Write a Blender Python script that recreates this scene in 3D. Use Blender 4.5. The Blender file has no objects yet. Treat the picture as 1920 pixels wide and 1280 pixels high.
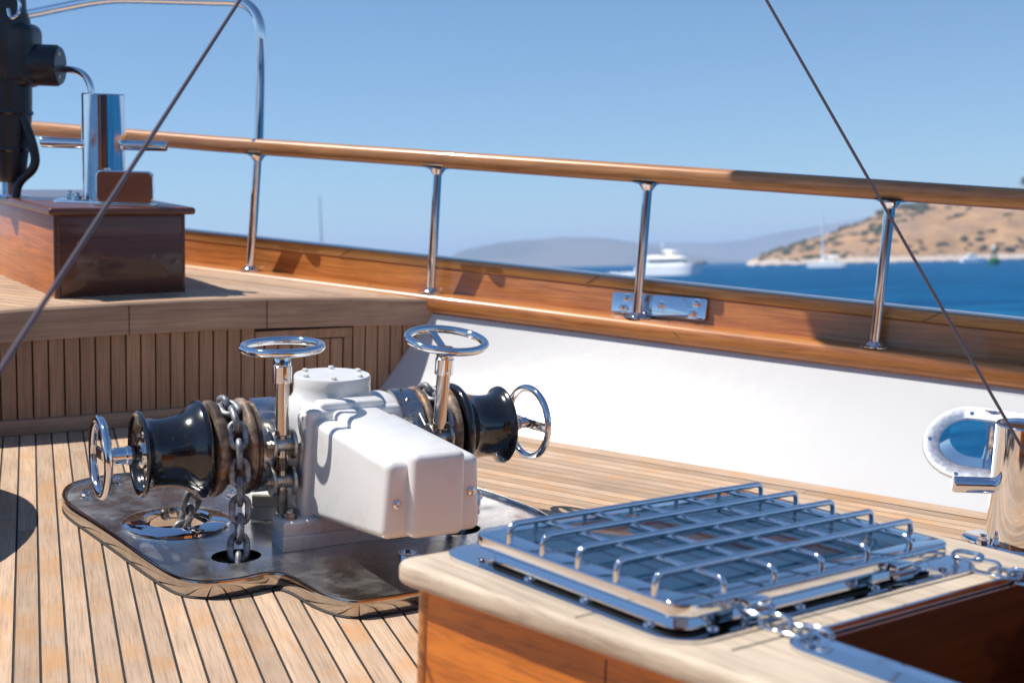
import bpy, bmesh, math, random
from mathutils import Matrix, Vector, noise
from mathutils.geometry import tessellate_polygon
random.seed(7)
SC = bpy.context.scene
COL = SC.collection
rad = math.radians
PI = math.pi
V = Vector

# ------------------------------------------------------------------ frames
# The boat frame has its fore deck at z=0; the world has the sea level horizontal.
EYE_H = 2.6
def basis(pitch, roll):
    p, r = rad(pitch), rad(roll)
    up = V((math.sin(r)*math.cos(p), math.cos(r)*math.cos(p), math.sin(p)))
    f = V((0, 0, -1)); fy = (f - up*f.dot(up)).normalized(); fx = fy.cross(up)
    return Matrix((fx, fy, up)).to_4x4()          # camera axes -> frame axes
CAM_W = Matrix.Translation((0, 0, EYE_H)) @ basis(3.19, -1.35)
CAM_B = Matrix.Translation((0, 0, 1.0)) @ basis(9.0, 2.0)
BOAT = CAM_W @ CAM_B.inverted()
WORLD = Matrix.Identity(4)
def frame(x, y, z=0.0, deg=0.0): return Matrix.Translation((x, y, z)) @ Matrix.Rotation(rad(deg), 4, 'Z')

# ------------------------------------------------------------------ object helpers
def setp(o, label=None, cat=None, group=None, kind=None):
    if label: o['label'] = label
    if cat: o['category'] = cat
    if group: o['group'] = group
    if kind: o['kind'] = kind
    return o
def thing(name, label, cat, L=Matrix.Identity(4), group=None, base=None):
    o = bpy.data.objects.new(name, None); COL.objects.link(o); o.empty_display_size = .1
    o.matrix_world = (BOAT if base is None else base) @ L
    return setp(o, label, cat, group)
def link_mesh(name, me, parent=None, L=Matrix.Identity(4), base=None, **kw):
    o = bpy.data.objects.new(name, me); COL.objects.link(o)
    if parent is not None: o.parent = parent; o.matrix_local = L
    else: o.matrix_world = (BOAT if base is None else base) @ L
    return setp(o, **kw)

class MB:
    def __init__(s): s.bm = bmesh.new()
    def merge(s, b, M=None):
        if M is not None: bmesh.ops.transform(b, matrix=M, verts=b.verts)
        m = bpy.data.meshes.new('t'); b.to_mesh(m); b.free(); s.bm.from_mesh(m); bpy.data.meshes.remove(m)
    def box(s, lo, hi, bev=0.0, seg=2, M=None, taper=None):
        b = bmesh.new(); lo, hi = V(lo), V(hi); c = (lo+hi)/2; d = hi-lo
        bmesh.ops.create_cube(b, size=1.0, matrix=Matrix.Translation(c) @ Matrix.Diagonal((*d, 1)))
        if taper: 
            for v in b.verts: taper(v)
        if bev: bmesh.ops.bevel(b, geom=b.edges[:], offset=bev, segments=seg, profile=.5, affect='EDGES')
        s.merge(b, M); return s
    def prism(s, pts, z0, z1, bev=0.0, seg=2, M=None, bottom=True):
        b = bmesh.new(); n = len(pts)
        lo = [b.verts.new((p[0], p[1], z0)) for p in pts]; hi = [b.verts.new((p[0], p[1], z1)) for p in pts]
        b.faces.new(hi)
        if bottom: b.faces.new(lo[::-1])
        for i in range(n): b.faces.new((lo[i], lo[(i+1) % n], hi[(i+1) % n], hi[i]))
        bmesh.ops.recalc_face_normals(b, faces=b.faces)
        if bev:
            top = set(hi); bmesh.ops.bevel(b, geom=[e for e in b.edges if e.verts[0] in top and e.verts[1] in top], offset=bev, segments=seg, profile=.5, affect='EDGES')
        s.merge(b, M); return s
    def lathe(s, prof, M=None, seg=32, cap=True):
        b = bmesh.new(); rings = []
        for r, h in prof:
            if r < 1e-6: rings.append([b.verts.new((0, 0, h))])
            else: rings.append([b.verts.new((r*math.cos(2*PI*i/seg), r*math.sin(2*PI*i/seg), h)) for i in range(seg)])
        for A, C in zip(rings, rings[1:]):
            for i in range(seg):
                j = (i+1) % seg
                if len(A) == 1 and len(C) == 1: continue
                if len(A) == 1: b.faces.new((A[0], C[j], C[i]))
                elif len(C) == 1: b.faces.new((A[i], A[j], C[0]))
                else: b.faces.new((A[i], A[j], C[j], C[i]))
        if cap:
            if len(rings[0]) > 1: b.faces.new(rings[0][::-1])
            if len(rings[-1]) > 1: b.faces.new(rings[-1])
        bmesh.ops.recalc_face_normals(b, faces=b.faces)
        s.merge(b, M); return s
    def tube(s, pts, r, seg=14, closed=False, M=None, cap=True):
        pts = [V(p) for p in pts]; n = len(pts); b = bmesh.new(); rings = []
        rr = r if isinstance(r, (list, tuple)) else [r]*n
        tan = []
        for i in range(n):
            if closed: t = pts[(i+1) % n]-pts[i-1]
            else: t = pts[min(i+1, n-1)]-pts[max(i-1, 0)]
            tan.append(t.normalized())
        nn = tan[0].orthogonal().normalized()
        for i in range(n):
            nn = (nn - tan[i]*nn.dot(tan[i])).normalized(); bb = tan[i].cross(nn)
            rings.append([b.verts.new(pts[i]+(nn*math.cos(2*PI*k/seg)+bb*math.sin(2*PI*k/seg))*rr[i]) for k in range(seg)])
        m = n if closed else n-1
        for i in range(m):
            A, C = rings[i], rings[(i+1) % n]
            off = 0
            if closed and i == n-1:
                off = min(range(seg), key=lambda o: (A[0].co-C[o].co).length)
            for k in range(seg): b.faces.new((A[k], A[(k+1) % seg], C[(k+1+off) % seg], C[(k+off) % seg]))
        if cap and not closed: b.faces.new(rings[0][::-1]); b.faces.new(rings[-1])
        bmesh.ops.recalc_face_normals(b, faces=b.faces)
        s.merge(b, M); return s
    def torus(s, R, r, M=None, seg=56, sec=16):
        return s.tube([(R*math.cos(2*PI*i/seg), R*math.sin(2*PI*i/seg), 0) for i in range(seg)], r, sec, True, M)
    def sweep(s, path, prof, M=None, cap=True):
        """prof: list of (side, up) around; path: list of (x,y,z); side is to the left of travel, up is z."""
        b = bmesh.new(); n = len(path); rings = []
        for i in range(n):
            t = V(path[min(i+1, n-1)])-V(path[max(i-1, 0)]); t.z = 0; t.normalize(); sd = V((-t.y, t.x, 0))
            rings.append([b.verts.new(V(path[i])+sd*a+V((0, 0, u))) for a, u in prof])
        k = len(prof)
        for A, C in zip(rings, rings[1:]):
            for i in range(k): b.faces.new((A[i], A[(i+1) % k], C[(i+1) % k], C[i]))
        if cap: b.faces.new(rings[0][::-1]); b.faces.new(rings[-1])
        bmesh.ops.recalc_face_normals(b, faces=b.faces)
        s.merge(b, M); return s
    def nut(s, P, r=.009, M=None, axis=None, dome=True, washer=True):
        T = Matrix.Translation(P)
        if axis is not None: T = T @ V((0, 0, 1)).rotation_difference(V(axis)).to_matrix().to_4x4()
        if M is not None: T = M @ T
        if washer: s.lathe([(r*1.45, 0), (r*1.45, r*.22), (0, r*.22)], T, 18)
        s.lathe([(r*1.08, r*.2), (r*1.08, r*1.0), (r*.8, r*1.15), (0, r*1.15)], T, 6)
        if dome: s.lathe([(r*.75, r*1.1), (r*.72, r*1.5), (r*.45, r*1.85), (0, r*2.0)], T, 14)
        return s
    def faces(s, vs, fs):
        vv = [s.bm.verts.new(v) for v in vs]
        for f in fs:
            try: s.bm.faces.new([vv[i] for i in f])
            except ValueError: pass
        return s
    def mesh(s, name, mats, smooth=32):
        me = bpy.data.meshes.new(name); s.bm.to_mesh(me); s.bm.free()
        for m in (mats if isinstance(mats, (list, tuple)) else [mats]): me.materials.append(m)
        if smooth:
            for p in me.polygons: p.use_smooth = True
            me.set_sharp_from_angle(angle=rad(smooth))
        return me
    def obj(s, name, mats, parent=None, L=Matrix.Identity(4), smooth=32, base=None, **kw):
        return link_mesh(name, s.mesh(name, mats, smooth), parent, L, base, **kw)

def rrect(x0, y0, x1, y1, r, n=6):
    out = []
    for cx, cy, a0 in ((x1-r, y1-r, 0), (x0+r, y1-r, 90), (x0+r, y0+r, 180), (x1-r, y0+r, 270)):
        for i in range(n+1):
            a = rad(a0+90*i/n); out.append((cx+r*math.cos(a), cy+r*math.sin(a)))
    return out
def catmull(P, n=8, closed=True):
    P = [V(p) for p in P]; N = len(P); out = []
    rng = range(N) if closed else range(N-1)
    for i in rng:
        g = (lambda k: P[k % N]) if closed else (lambda k: P[max(0, min(N-1, k))])
        p0, p1, p2, p3 = g(i-1), g(i), g(i+1), g(i+2)
        for j in range(n):
            t = j/n
            out.append(.5*((2*p1)+(p2-p0)*t+(2*p0-5*p1+4*p2-p3)*t*t+(3*p1-p0-3*p2+p3)*t**3))
    if not closed: out.append(P[-1])
    return out
def fillet(P, r, n=6):
    """round the corners of an open 3D polyline"""
    P = [V(p) for p in P]; out = [P[0]]
    for i in range(1, len(P)-1):
        a, b, c = P[i-1], P[i], P[i+1]; rr = r[i-1] if isinstance(r, (list, tuple)) else r
        d1 = (a-b).normalized(); d2 = (c-b).normalized()
        k = min(rr, (a-b).length*.49, (c-b).length*.49)
        p1, p2 = b+d1*k, b+d2*k
        for j in range(n+1):
            t = j/n; out.append(p1*(1-t)**2+b*2*t*(1-t)+p2*t*t)
    out.append(P[-1]); return out
def clip(poly, planes):
    for (px, py, nx, ny) in planes:               # keep (p-P).n >= 0
        out = []
        for i in range(len(poly)):
            a, b = poly[i], poly[(i+1) % len(poly)]
            da = (a[0]-px)*nx+(a[1]-py)*ny; db = (b[0]-px)*nx+(b[1]-py)*ny
            if da >= 0: out.append(a)
            if (da >= 0) != (db >= 0):
                t = da/(da-db); out.append((a[0]+(b[0]-a[0])*t, a[1]+(b[1]-a[1])*t))
        poly = out
        if len(poly) < 3: return []
    return poly
AX = Matrix.Rotation(rad(90), 4, 'Y')   # lathe axis z -> x

# ------------------------------------------------------------------ materials
def mat(name):
    m = bpy.data.materials.new(name); m.use_nodes = True
    nt = m.node_tree; p = nt.nodes['Principled BSDF']
    return m, nt, p
def N(nt, t, **kw):
    n = nt.nodes.new(t)
    for k, v in kw.items():
        if k in n.inputs: n.inputs[k].default_value = v
        else: setattr(n, k, v)
    return n
def coords(nt, scale=(1, 1, 1), uv=False, rot=(0, 0, 0)):
    tc = N(nt, 'ShaderNodeTexCoord'); mp = N(nt, 'ShaderNodeMapping')
    mp.inputs['Scale'].default_value = scale; mp.inputs['Rotation'].default_value = rot
    nt.links.new(tc.outputs['UV' if uv else 'Object'], mp.inputs[0]); return mp.outputs[0]
def noise_(nt, co, scale=5, detail=4, rough=.55, dist=0):
    n = N(nt, 'ShaderNodeTexNoise', Scale=scale, Detail=detail, Roughness=rough, Distortion=dist)
    nt.links.new(co, n.inputs['Vector']); return n.outputs['Fac']
def ramp(nt, fac, stops):
    r = N(nt, 'ShaderNodeValToRGB'); e = r.color_ramp.elements
    while len(e) > 1: e.remove(e[-1])
    for i, (p, c) in enumerate(stops):
        x = e[0] if i == 0 else e.new(p)
        x.position = p; x.color = (*c, 1) if len(c) == 3 else c
    nt.links.new(fac, r.inputs[0]); return r.outputs[0]
def mix(nt, a, b, f, mode='MIX'):
    m = N(nt, 'ShaderNodeMix', data_type='RGBA', blend_type=mode)
    for s, v in ((6, a), (7, b), (0, f)):
        if isinstance(v, (int, float)): m.inputs[s].default_value = v
        elif isinstance(v, tuple): m.inputs[s].default_value = (*v, 1)
        else: nt.links.new(v, m.inputs[s])
    return m.outputs[2]
def bump(nt, p, h, strength=.2, dist=.002):
    b = N(nt, 'ShaderNodeBump', Strength=strength, Distance=dist)
    nt.links.new(h, b.inputs['Height']); nt.links.new(b.outputs[0], p.inputs['Normal']); return b
def mul(nt, a, k):
    m = N(nt, 'ShaderNodeMath', operation='MULTIPLY'); nt.links.new(a, m.inputs[0]); m.inputs[1].default_value = k; return m.outputs[0]

def wood(name, light, dark, rough=.45, coat=0.0, uv=False, axis='x', grain=1.0, var=0.0, mottled=.35, bmp=.15, stain=None, coatr=.06):
    m, nt, p = mat(name)
    sc = {'x': (1.3, 22, 22), 'z': (22, 22, 1.3), 'y': (22, 1.3, 22)}[axis]
    sc = tuple(v*grain for v in sc)
    co = coords(nt, sc, uv); co2 = coords(nt, tuple(v*3.2 if v > 5 else v*1.6 for v in sc), uv)
    iso = coords(nt, (1, 1, 1), uv)
    n1 = noise_(nt, co, 1.6, 6, .62, .6); n2 = noise_(nt, co2, 2.2, 3, .6, .2)
    n3 = noise_(nt, iso, 7, 3, .5)
    c = ramp(nt, n1, [(.28, dark), (.5, tuple((a+b)/2 for a, b in zip(light, dark))), (.72, light)])
    streak = ramp(nt, n2, [(.36, (.55, .5, .47)), (.52, (1, 1, 1))])
    c = mix(nt, c, streak, .55, 'MULTIPLY')
    blot = ramp(nt, n3, [(.3, (.72, .68, .64)), (.65, (1.12, 1.1, 1.08))])
    c = mix(nt, c, blot, mottled, 'MULTIPLY')
    if stain:
        n4 = noise_(nt, coords(nt, (1.5, 1.5, 1.5), uv), 3.1, 5, .6)
        c = mix(nt, c, stain, ramp(nt, n4, [(.5, (0, 0, 0)), (.68, (.75, .75, .75))]))
    if var:
        at = N(nt, 'ShaderNodeAttribute', attribute_name='rnd')
        k = ramp(nt, at.outputs['Fac'], [(0, (1-var, 1-var*1.05, 1-var*1.15)), (.5, (1, .98, .96)), (1, (1+var*.6, 1+var*.5, 1+var*.35))])
        c = mix(nt, c, k, 1.0, 'MULTIPLY')
    nt.links.new(c, p.inputs['Base Color'])
    p.inputs['Roughness'].default_value = rough
    p.inputs['Coat Weight'].default_value = coat; p.inputs['Coat Roughness'].default_value = coatr
    if coat:
        bump(nt, p, n1, .05, .0008)
        cb = N(nt, 'ShaderNodeBump', Strength=.12, Distance=.002); nt.links.new(noise_(nt, coords(nt, (1, 1, 1)), 14, 2), cb.inputs['Height'])
        nt.links.new(cb.outputs[0], p.inputs['Coat Normal'])
    else: bump(nt, p, n2, bmp*2, .0015)
    return m
def metal(name, col=(.8, .8, .81), rough=.06, wob=.0, smudge=.0, scale=30, dirt=None):
    m, nt, p = mat(name); p.inputs['Metallic'].default_value = 1; p.inputs['Base Color'].default_value = (*col, 1)
    p.inputs['Roughness'].default_value = rough
    if smudge:
        n = noise_(nt, coords(nt), scale, 5, .65, .3)
        r = N(nt, 'ShaderNodeMapRange'); nt.links.new(n, r.inputs[0])
        r.inputs[1].default_value = .35; r.inputs[2].default_value = .75; r.inputs[3].default_value = rough; r.inputs[4].default_value = rough+smudge
        nt.links.new(r.outputs[0], p.inputs['Roughness'])
    if dirt:
        n = noise_(nt, coords(nt), scale*.5, 6, .7, .4)
        nt.links.new(mix(nt, col, dirt, ramp(nt, n, [(.42, (0, 0, 0)), (.7, (1, 1, 1))])), p.inputs['Base Color'])
    if wob: bump(nt, p, noise_(nt, coords(nt), 9, 2), wob, .004)
    return m

MT = {}
MT['chrome'] = metal('polished_stainless', (.78, .79, .81), .045, .03, .05, 25)
MT['bar'] = metal('polished_bar', (.86, .87, .89), .07)
MT['plate'] = metal('tray_steel', (.78, .78, .77), .16, .05, .34, 8, (.52, .51, .50))
MT['worn'] = metal('worn_steel', (.50, .49, .47), .22, .1, .3, 30, (.16, .10, .06))
MT['rim'] = metal('tray_rim_steel', (.56, .52, .47), .07, .04, .10, 18, (.36, .32, .28))
MT['band'] = metal('brake_band_steel', (.58, .58, .60), .16, .03, .22, 14, (.36, .33, .31))
MT['bronze'] = metal('stained_shaft_steel', (.62, .54, .47), .12, .02, .12, 40)
MT['rough_steel'] = metal('galvanised_flange', (.80, .81, .83), .30, .0, .12, 90, (.66, .68, .72))

def rusty():
    m, nt, p = mat('rusty_iron')
    n = noise_(nt, coords(nt), 16, 7, .7, .5); n2 = noise_(nt, coords(nt), 55, 4, .6)
    c = ramp(nt, n, [(.3, (.05, .035, .03)), (.44, (.15, .10, .075)), (.54, (.32, .24, .18)), (.62, (.36, .16, .06)), (.75, (.20, .08, .035))])
    c = mix(nt, c, ramp(nt, n2, [(.4, (.5, .5, .5)), (.6, (1.2, 1.2, 1.2))]), .7, 'MULTIPLY')
    nt.links.new(c, p.inputs['Base Color']); p.inputs['Roughness'].default_value = .55; p.inputs['Metallic'].default_value = .35
    bump(nt, p, n2, .5, .002); return m
MT['rust'] = rusty()
def galv():
    m, nt, p = mat('galvanised_chain')
    n = noise_(nt, coords(nt), 60, 5, .65)
    nt.links.new(ramp(nt, n, [(.35, (.11, .115, .125)), (.52, (.27, .28, .30)), (.7, (.46, .47, .50))]), p.inputs['Base Color'])
    p.inputs['Roughness'].default_value = .5; p.inputs['Metallic'].default_value = .5
    bump(nt, p, n, .5, .0015); return m
MT['chain'] = galv()
def paint(name, col, rough=.3, coat=.0, wob=.0, dirt=None, dscale=8, speck=0):
    m, nt, p = mat(name); p.inputs['Base Color'].default_value = (*col, 1); p.inputs['Roughness'].default_value = rough
    p.inputs['Coat Weight'].default_value = coat; p.inputs['Coat Roughness'].default_value = .08
    if dirt:
        n = noise_(nt, coords(nt), dscale, 6, .65, .3)
        nt.links.new(mix(nt, col, dirt, ramp(nt, n, [(.52, (0, 0, 0)), (.8, (.8, .8, .8))])), p.inputs['Base Color'])
    if speck:
        n = noise_(nt, coords(nt), 160, 3, .6)
        nt.links.new(mix(nt, col, (.25, .24, .22), ramp(nt, n, [(.66, (0, 0, 0)), (.74, (speck,)*3)])), p.inputs['Base Color'])
    if wob: bump(nt, p, noise_(nt, coords(nt), 11, 3), wob, .01)
    return m
MT['white'] = paint('white_enamel', (.76, .757, .745), .30, .3, .14, (.60, .57, .52), 9)
MT['white_chipped'] = paint('chipped_white_enamel', (.80, .79, .77), .38, .2, .06, (.48, .38, .30), 34)
MT['bulwark_white'] = paint('bulwark_gelcoat', (.62, .62, .615), .25, .6, .07, (.57, .57, .56), 3)
MT['black'] = paint('glossy_black_enamel', (.010, .011, .014), .16, .6, .05, speck=.5)
MT['dull_black'] = paint('dull_black', (.016, .018, .024), .38, .1, .0, (.05, .05, .055), 9)
MT['dark'] = paint('painted_hole_shade', (.01, .009, .008), .8)  # black of the hole discs, shade put into the colour
MT['caulk'] = paint('black_caulk', (.022, .022, .024), .7)
MT['rubber'] = paint('black_gasket', (.02, .02, .02), .5)
MT['teak_deck'] = wood('weathered_teak_planks', (.61, .455, .335), (.475, .34, .235), .62, uv=True, var=.26, grain=1.7, mottled=.4, stain=(.56, .30, .125))
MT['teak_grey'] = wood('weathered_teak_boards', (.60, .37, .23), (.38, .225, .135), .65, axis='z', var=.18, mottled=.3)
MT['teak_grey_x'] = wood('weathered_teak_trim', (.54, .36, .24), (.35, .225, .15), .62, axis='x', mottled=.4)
MT['teak_pale'] = wood('scrubbed_teak_top', (.66, .555, .43), (.53, .43, .325), .6, axis='y', mottled=.5, grain=.7)
MT['varnish'] = wood('varnished_teak', (.70, .285, .075), (.36, .12, .028), .35, coat=.65, axis='x', grain=1.2)
MT['cap'] = wood('varnished_honey_teak', (.62, .33, .10), (.42, .19, .05), .35, coat=.9, axis='x')
MT['rail'] = wood('varnished_iroko_rail', (.66, .31, .10), (.36, .14, .04), .35, coat=.6, axis='x', grain=1.5)
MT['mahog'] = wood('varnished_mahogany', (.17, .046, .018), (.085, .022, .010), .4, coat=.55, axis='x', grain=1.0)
MT['mahog_lit'] = wood('sunlit_mahogany_side', (.72, .22, .03), (.40, .10, .012), .45, coat=.4, axis='y', grain=1.0)  # brighter copy of the locker mahogany, sunlight put into the colour
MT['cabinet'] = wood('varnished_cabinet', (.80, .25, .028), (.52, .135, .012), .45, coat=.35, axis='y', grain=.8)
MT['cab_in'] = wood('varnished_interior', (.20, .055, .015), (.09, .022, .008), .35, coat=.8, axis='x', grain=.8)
def glass():
    m, nt, p = mat('smoked_glass'); p.inputs['Metallic'].default_value = .08; p.inputs['Base Color'].default_value = (.015, .045, .09, 1); p.inputs['Roughness'].default_value = .03
    p.inputs['IOR'].default_value = 1.38; p.inputs['Coat Weight'].default_value = 0; return m
MT['glass'] = glass()
MT['wire'] = paint('plastic_sheathed_wire', (.08, .058, .072), .42, .0)
MT['redpaint'] = paint('dark_red_paint', (.10, .012, .014), .35, .3)

# ------------------------------------------------------------------ teak decks
def deck_planks(mb_list, zf, direction, pitch, gap, planes, bounds, seed, seg_len=None):
    """planks running along direction inside planes; mb_list receives (poly, u, rnd)"""
    rnd = random.Random(seed)
    d = V(direction).normalized(); nrm = V((-d.y, d.x))
    a0, a1, b0, b1 = bounds
    k = math.floor(b0/pitch)
    while k*pitch < b1:
        a = a0+rnd.uniform(-1.5, 0)
        while a < a1:
            L = rnd.uniform(1.6, 3.4); r = rnd.random(); off = rnd.uniform(0, 50)
            st = a+.0008
            n = 1 if not seg_len else max(1, int(L/seg_len))
            for i in range(n):
                s0 = st+(L-.0016)*i/n; s1 = st+(L-.0016)*(i+1)/n
                q = [(s0, k*pitch+gap/2), (s1, k*pitch+gap/2), (s1, (k+1)*pitch-gap/2), (s0, (k+1)*pitch-gap/2)]
                poly = [(d.x*u+nrm.x*v, d.y*u+nrm.y*v) for u, v in q]
                poly = clip(poly, planes)
                if poly: mb_list.append((poly, d, nrm, r, off))
            a += L
        k += 1
def planks_mesh(name, lst, zf, mats, sheet):
    bm = bmesh.new(); uv = bm.loops.layers.uv.new('UVMap'); at = bm.loops.layers.float_color.new('rnd')
    for poly, d, nrm, r, off in lst:
        vs = [bm.verts.new((x, y, zf(x, y))) for x, y in poly]
        try: f = bm.faces.new(vs)
        except ValueError: continue
        if f.normal.z < 0: f.normal_flip()
        f.normal_update()
        if f.normal.z < 0: f.normal_flip()
        for l in f.loops:
            x, y = l.vert.co.x, l.vert.co.y
            l[uv].uv = (d.x*x+d.y*y+off, nrm.x*x+nrm.y*y+off*1.7); l[at] = (r, r, r, 1)
    for poly in sheet:
        f = bm.faces.new([bm.verts.new((x, y, zf(x, y)-.0025)) for x, y in poly]); f.material_index = 1; f.normal_update()
        if f.normal.z < 0: f.normal_flip()
    me = bpy.data.meshes.new(name); bm.to_mesh(me); bm.free()
    for m in mats: me.materials.append(m)
    return me

# joint between deck and bulwark, centre king-plank line
J0, J1, J2 = (-.554, 4.671), (.134, 4.272), (1.324, 3.583)
def plane_right_of(a, b):      # keep points on the inboard (camera) side of a->b
    dx, dy = b[0]-a[0], b[1]-a[1]; L = math.hypot(dx, dy); return (a[0], a[1], dy/L, -dx/L)
JP = [plane_right_of((-.9, 4.872), J1), plane_right_of(J1, (3.0, 2.613))]
KA, KB = V((-1.10, 4.42)), V((.28, 2.66))
kd = (KB-KA).normalized(); kn = V((-kd.y, kd.x))     # kn points right/up (starboard of the line)
if kn.x < 0: kn = -kn
bulk_dir = V((math.cos(rad(30.5)), math.sin(rad(30.5))))
BO = V((-.554, 4.671))
bulk_plane = (BO.x, BO.y, bulk_dir.y, -bulk_dir.x)
flat = lambda x, y: 0.0
lst = []
deck_planks(lst, flat, (-.342, .940), .0475, .0050, [(KA.x-kn.x*.03, KA.y-kn.y*.03, -kn.x, -kn.y), bulk_plane, (-3.2, 0, 1, 0), (0, -3, 0, 1)], (-4, 6.5, -4.2, 4.5), 3)
mp = [(p[0]-(-p[2])*0+0*p[0]+p[2]*.075, p[1]+p[3]*.075, p[2], p[3]) for p in JP]
deck_planks(lst, flat, (.866, -.500), .0455, .0028, [(KA.x+kn.x*.03, KA.y+kn.y*.03, kn.x, kn.y), bulk_plane] + mp + [(3, 0, -1, 0), (0, -3, 0, 1)], (-5, 6, -4, 4.6), 5)
deck_planks(lst, flat, (kd.x, kd.y), 10, 0, [(KA.x-kn.x*.026, KA.y-kn.y*.026, kn.x, kn.y), (KA.x+kn.x*.026, KA.y+kn.y*.026, -kn.x, -kn.y), bulk_plane, (0, -3, 0, 1)], (-8, 6, -10, 10), 9)
for p, q in ((JP[0], mp[0]), (JP[1], mp[1])):          # margin plank along the bulwark
    d = (-p[3], p[2])
    sel = [(J1[0], J1[1], -1, 0)] if p is JP[0] else [(J1[0], J1[1], 1, 0)]
    deck_planks(lst, flat, d, 10, 0, [(p[0]+p[2]*.001, p[1]+p[3]*.001, p[2], p[3]), (q[0]-q[2]*.003, q[1]-q[3]*.003, -q[2], -q[3]), bulk_plane, (3, 0, -1, 0)]+sel, (-8, 6, -10, 10), 11)
sheet = [[(-3.3, -3.1), (3.2, -3.1), (3.2, 2.45), (-.2, 4.9), (-1.2, 4.35), (-3.3, 3.15)]]
me = planks_mesh('deck', lst, flat, [MT['teak_deck'], MT['caulk']], sheet)
link_mesh('deck', me, label='sunlit weathered teak deck with black caulked seams', kind='structure')

# raised foredeck
def zfore(x, y):
    q = V((x, y))-BO; X = q.dot(bulk_dir)
    return .397 + .013 - .030*((X+.55)/.85)**2 if X > -.55 else .410 - .030*((X+.55)/.95)**2
S2 = V((-.304, 4.86)); bu = V((.872, -.489)); bn = V((.489, .872))
fp = [(BO.x-bulk_dir.y*.0, BO.y, -bulk_dir.y, bulk_dir.x), (S2.x+bn.x*.03, S2.y+bn.y*.03, -bn.x, -bn.y), (-4.5, 0, 1, 0), (0, 8.5, 0, -1)]
lst = []
deck_planks(lst, zfore, (.872, -.489), .0475, .004, fp, (-9, 3, 0, 9), 21, seg_len=.25)
me = planks_mesh('foredeck', lst, zfore, [MT['teak_deck'], MT['caulk']], [])
bm = bmesh.new(); bm.from_mesh(me)
for i in range(24):                                     # caulk sheet follows the camber
    for j in range(12):
        def pt(i, j):
            X = -4.2+i*(4.7/24); Y = .002+j*.3
            return BO+bulk_dir*X+V((-bulk_dir.y, bulk_dir.x))*Y
        q = [tuple(pt(i, j)), tuple(pt(i+1, j)), tuple(pt(i+1, j+1)), tuple(pt(i, j+1))]
        q = clip(q, fp)
        if q:
            f = bm.faces.new([bm.verts.new((x, y, zfore(x, y)-.003)) for x, y in q]); f.material_index = 1
bm.to_mesh(me); bm.free()
link_mesh('foredeck', me, label='raised teak foredeck behind the planked bulkhead', kind='structure')

# ------------------------------------------------------------------ bulkhead
LB = frame(BO.x, BO.y, 0, 30.5)
bk = thing('bulkhead', 'shaded teak plank bulkhead with a framed door under the raised foredeck', 'bulkhead', LB)
def ztop(X): return zfore(*(BO+bulk_dir*X))
def slant(v):
    lim = v.co.z*.86+.0
    if v.co.x > lim: v.co.x = lim
XL = -2.6
mb = MB()
b = bmesh.new()
xs = [XL, -1.9, -1.45, -1.1, -.8, -.55, -.3, -.05, .15, .32]
for i in range(len(xs)-1):
    x0, x1 = xs[i], xs[i+1]; z0, z1 = ztop(x0), ztop(x1)
    l0 = .288+(z0-.38)*.6; l1 = .288+(z1-.38)*.6
    v = [b.verts.new(c) for c in ((x0, -.012, l0), (x1, -.012, l1), (x1, -.012, z1-.006), (x0, -.012, z0-.006), (x0, -.006, z0+.001), (x1, -.006, z1+.001), (x1, .05, z1+.001), (x0, .05, z0+.001), (x0, .03, l0), (x1, .03, l1))]
    b.faces.new((v[0], v[1], v[2], v[3])); b.faces.new((v[3], v[2], v[5], v[4])); b.faces.new((v[4], v[5], v[6], v[7])); b.faces.new((v[1], v[0], v[8], v[9]))
bmesh.ops.remove_doubles(b, verts=b.verts, dist=.0005)
mb.merge(b)
mb.obj('top_plank', MT['teak_grey_x'], bk)
jm = MB()
for X in (-1.62, -.80, -.335):
    jm = MB(); jm.box((X-.0012, -.0135, .305), (X+.0012, -.0119, ztop(X)-.008)); jm.obj('seam', MT['caulk'], bk, smooth=0)
def boards(parent, x0, x1, z0, z1f, pitch=.0485, gap=.0055, y=0.0):
    n = max(1, round((x1-x0)/pitch)); w = (x1-x0)/n
    for i in range(n):
        a, c = x0+i*w+gap/2, x0+(i+1)*w-gap/2
        zt = z1f((a+c)/2) if callable(z1f) else z1f
        r = random.random(); mb = MB(); mb.box((a, y, z0), (c, y+.014, zt)); mb.obj('board', MT['teak_grey'], parent, smooth=0)
zb = lambda X: .292+(ztop(X)-.38)*.6
DX0, DX1 = -.372, -.015
boards(bk, XL, DX0-.001, .05, zb); boards(bk, DX1+.003, .28, .05, zb)
mb = MB(); mb.box((XL, .0145, .0), (.26, .03, .31)); mb.obj('backing', MT['caulk'], bk, smooth=0)
mb = MB(); mb.box((XL, -.014, .001), (.04, .012, .0495), .003, taper=None); mb.obj('base_board', MT['teak_grey_x'], bk)
mb = MB(); z1 = .289
fw = .030
mb.prism([(DX0, 0), (DX0+fw, 0), (DX0+fw, .012), (DX0, .012)], .05, z1-fw)
mb.prism([(DX1-fw, 0), (DX1, 0), (DX1, .012), (DX1-fw, .012)], .05, z1-fw)
mb.box((DX0, -.001, z1-fw+.001), (DX1, .012, z1+.003))
door = mb.obj('door', MT['teak_grey'], bk, smooth=0)
boards(door, DX0+fw+.004, DX1-fw-.004, .05, z1-fw-.004)

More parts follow.
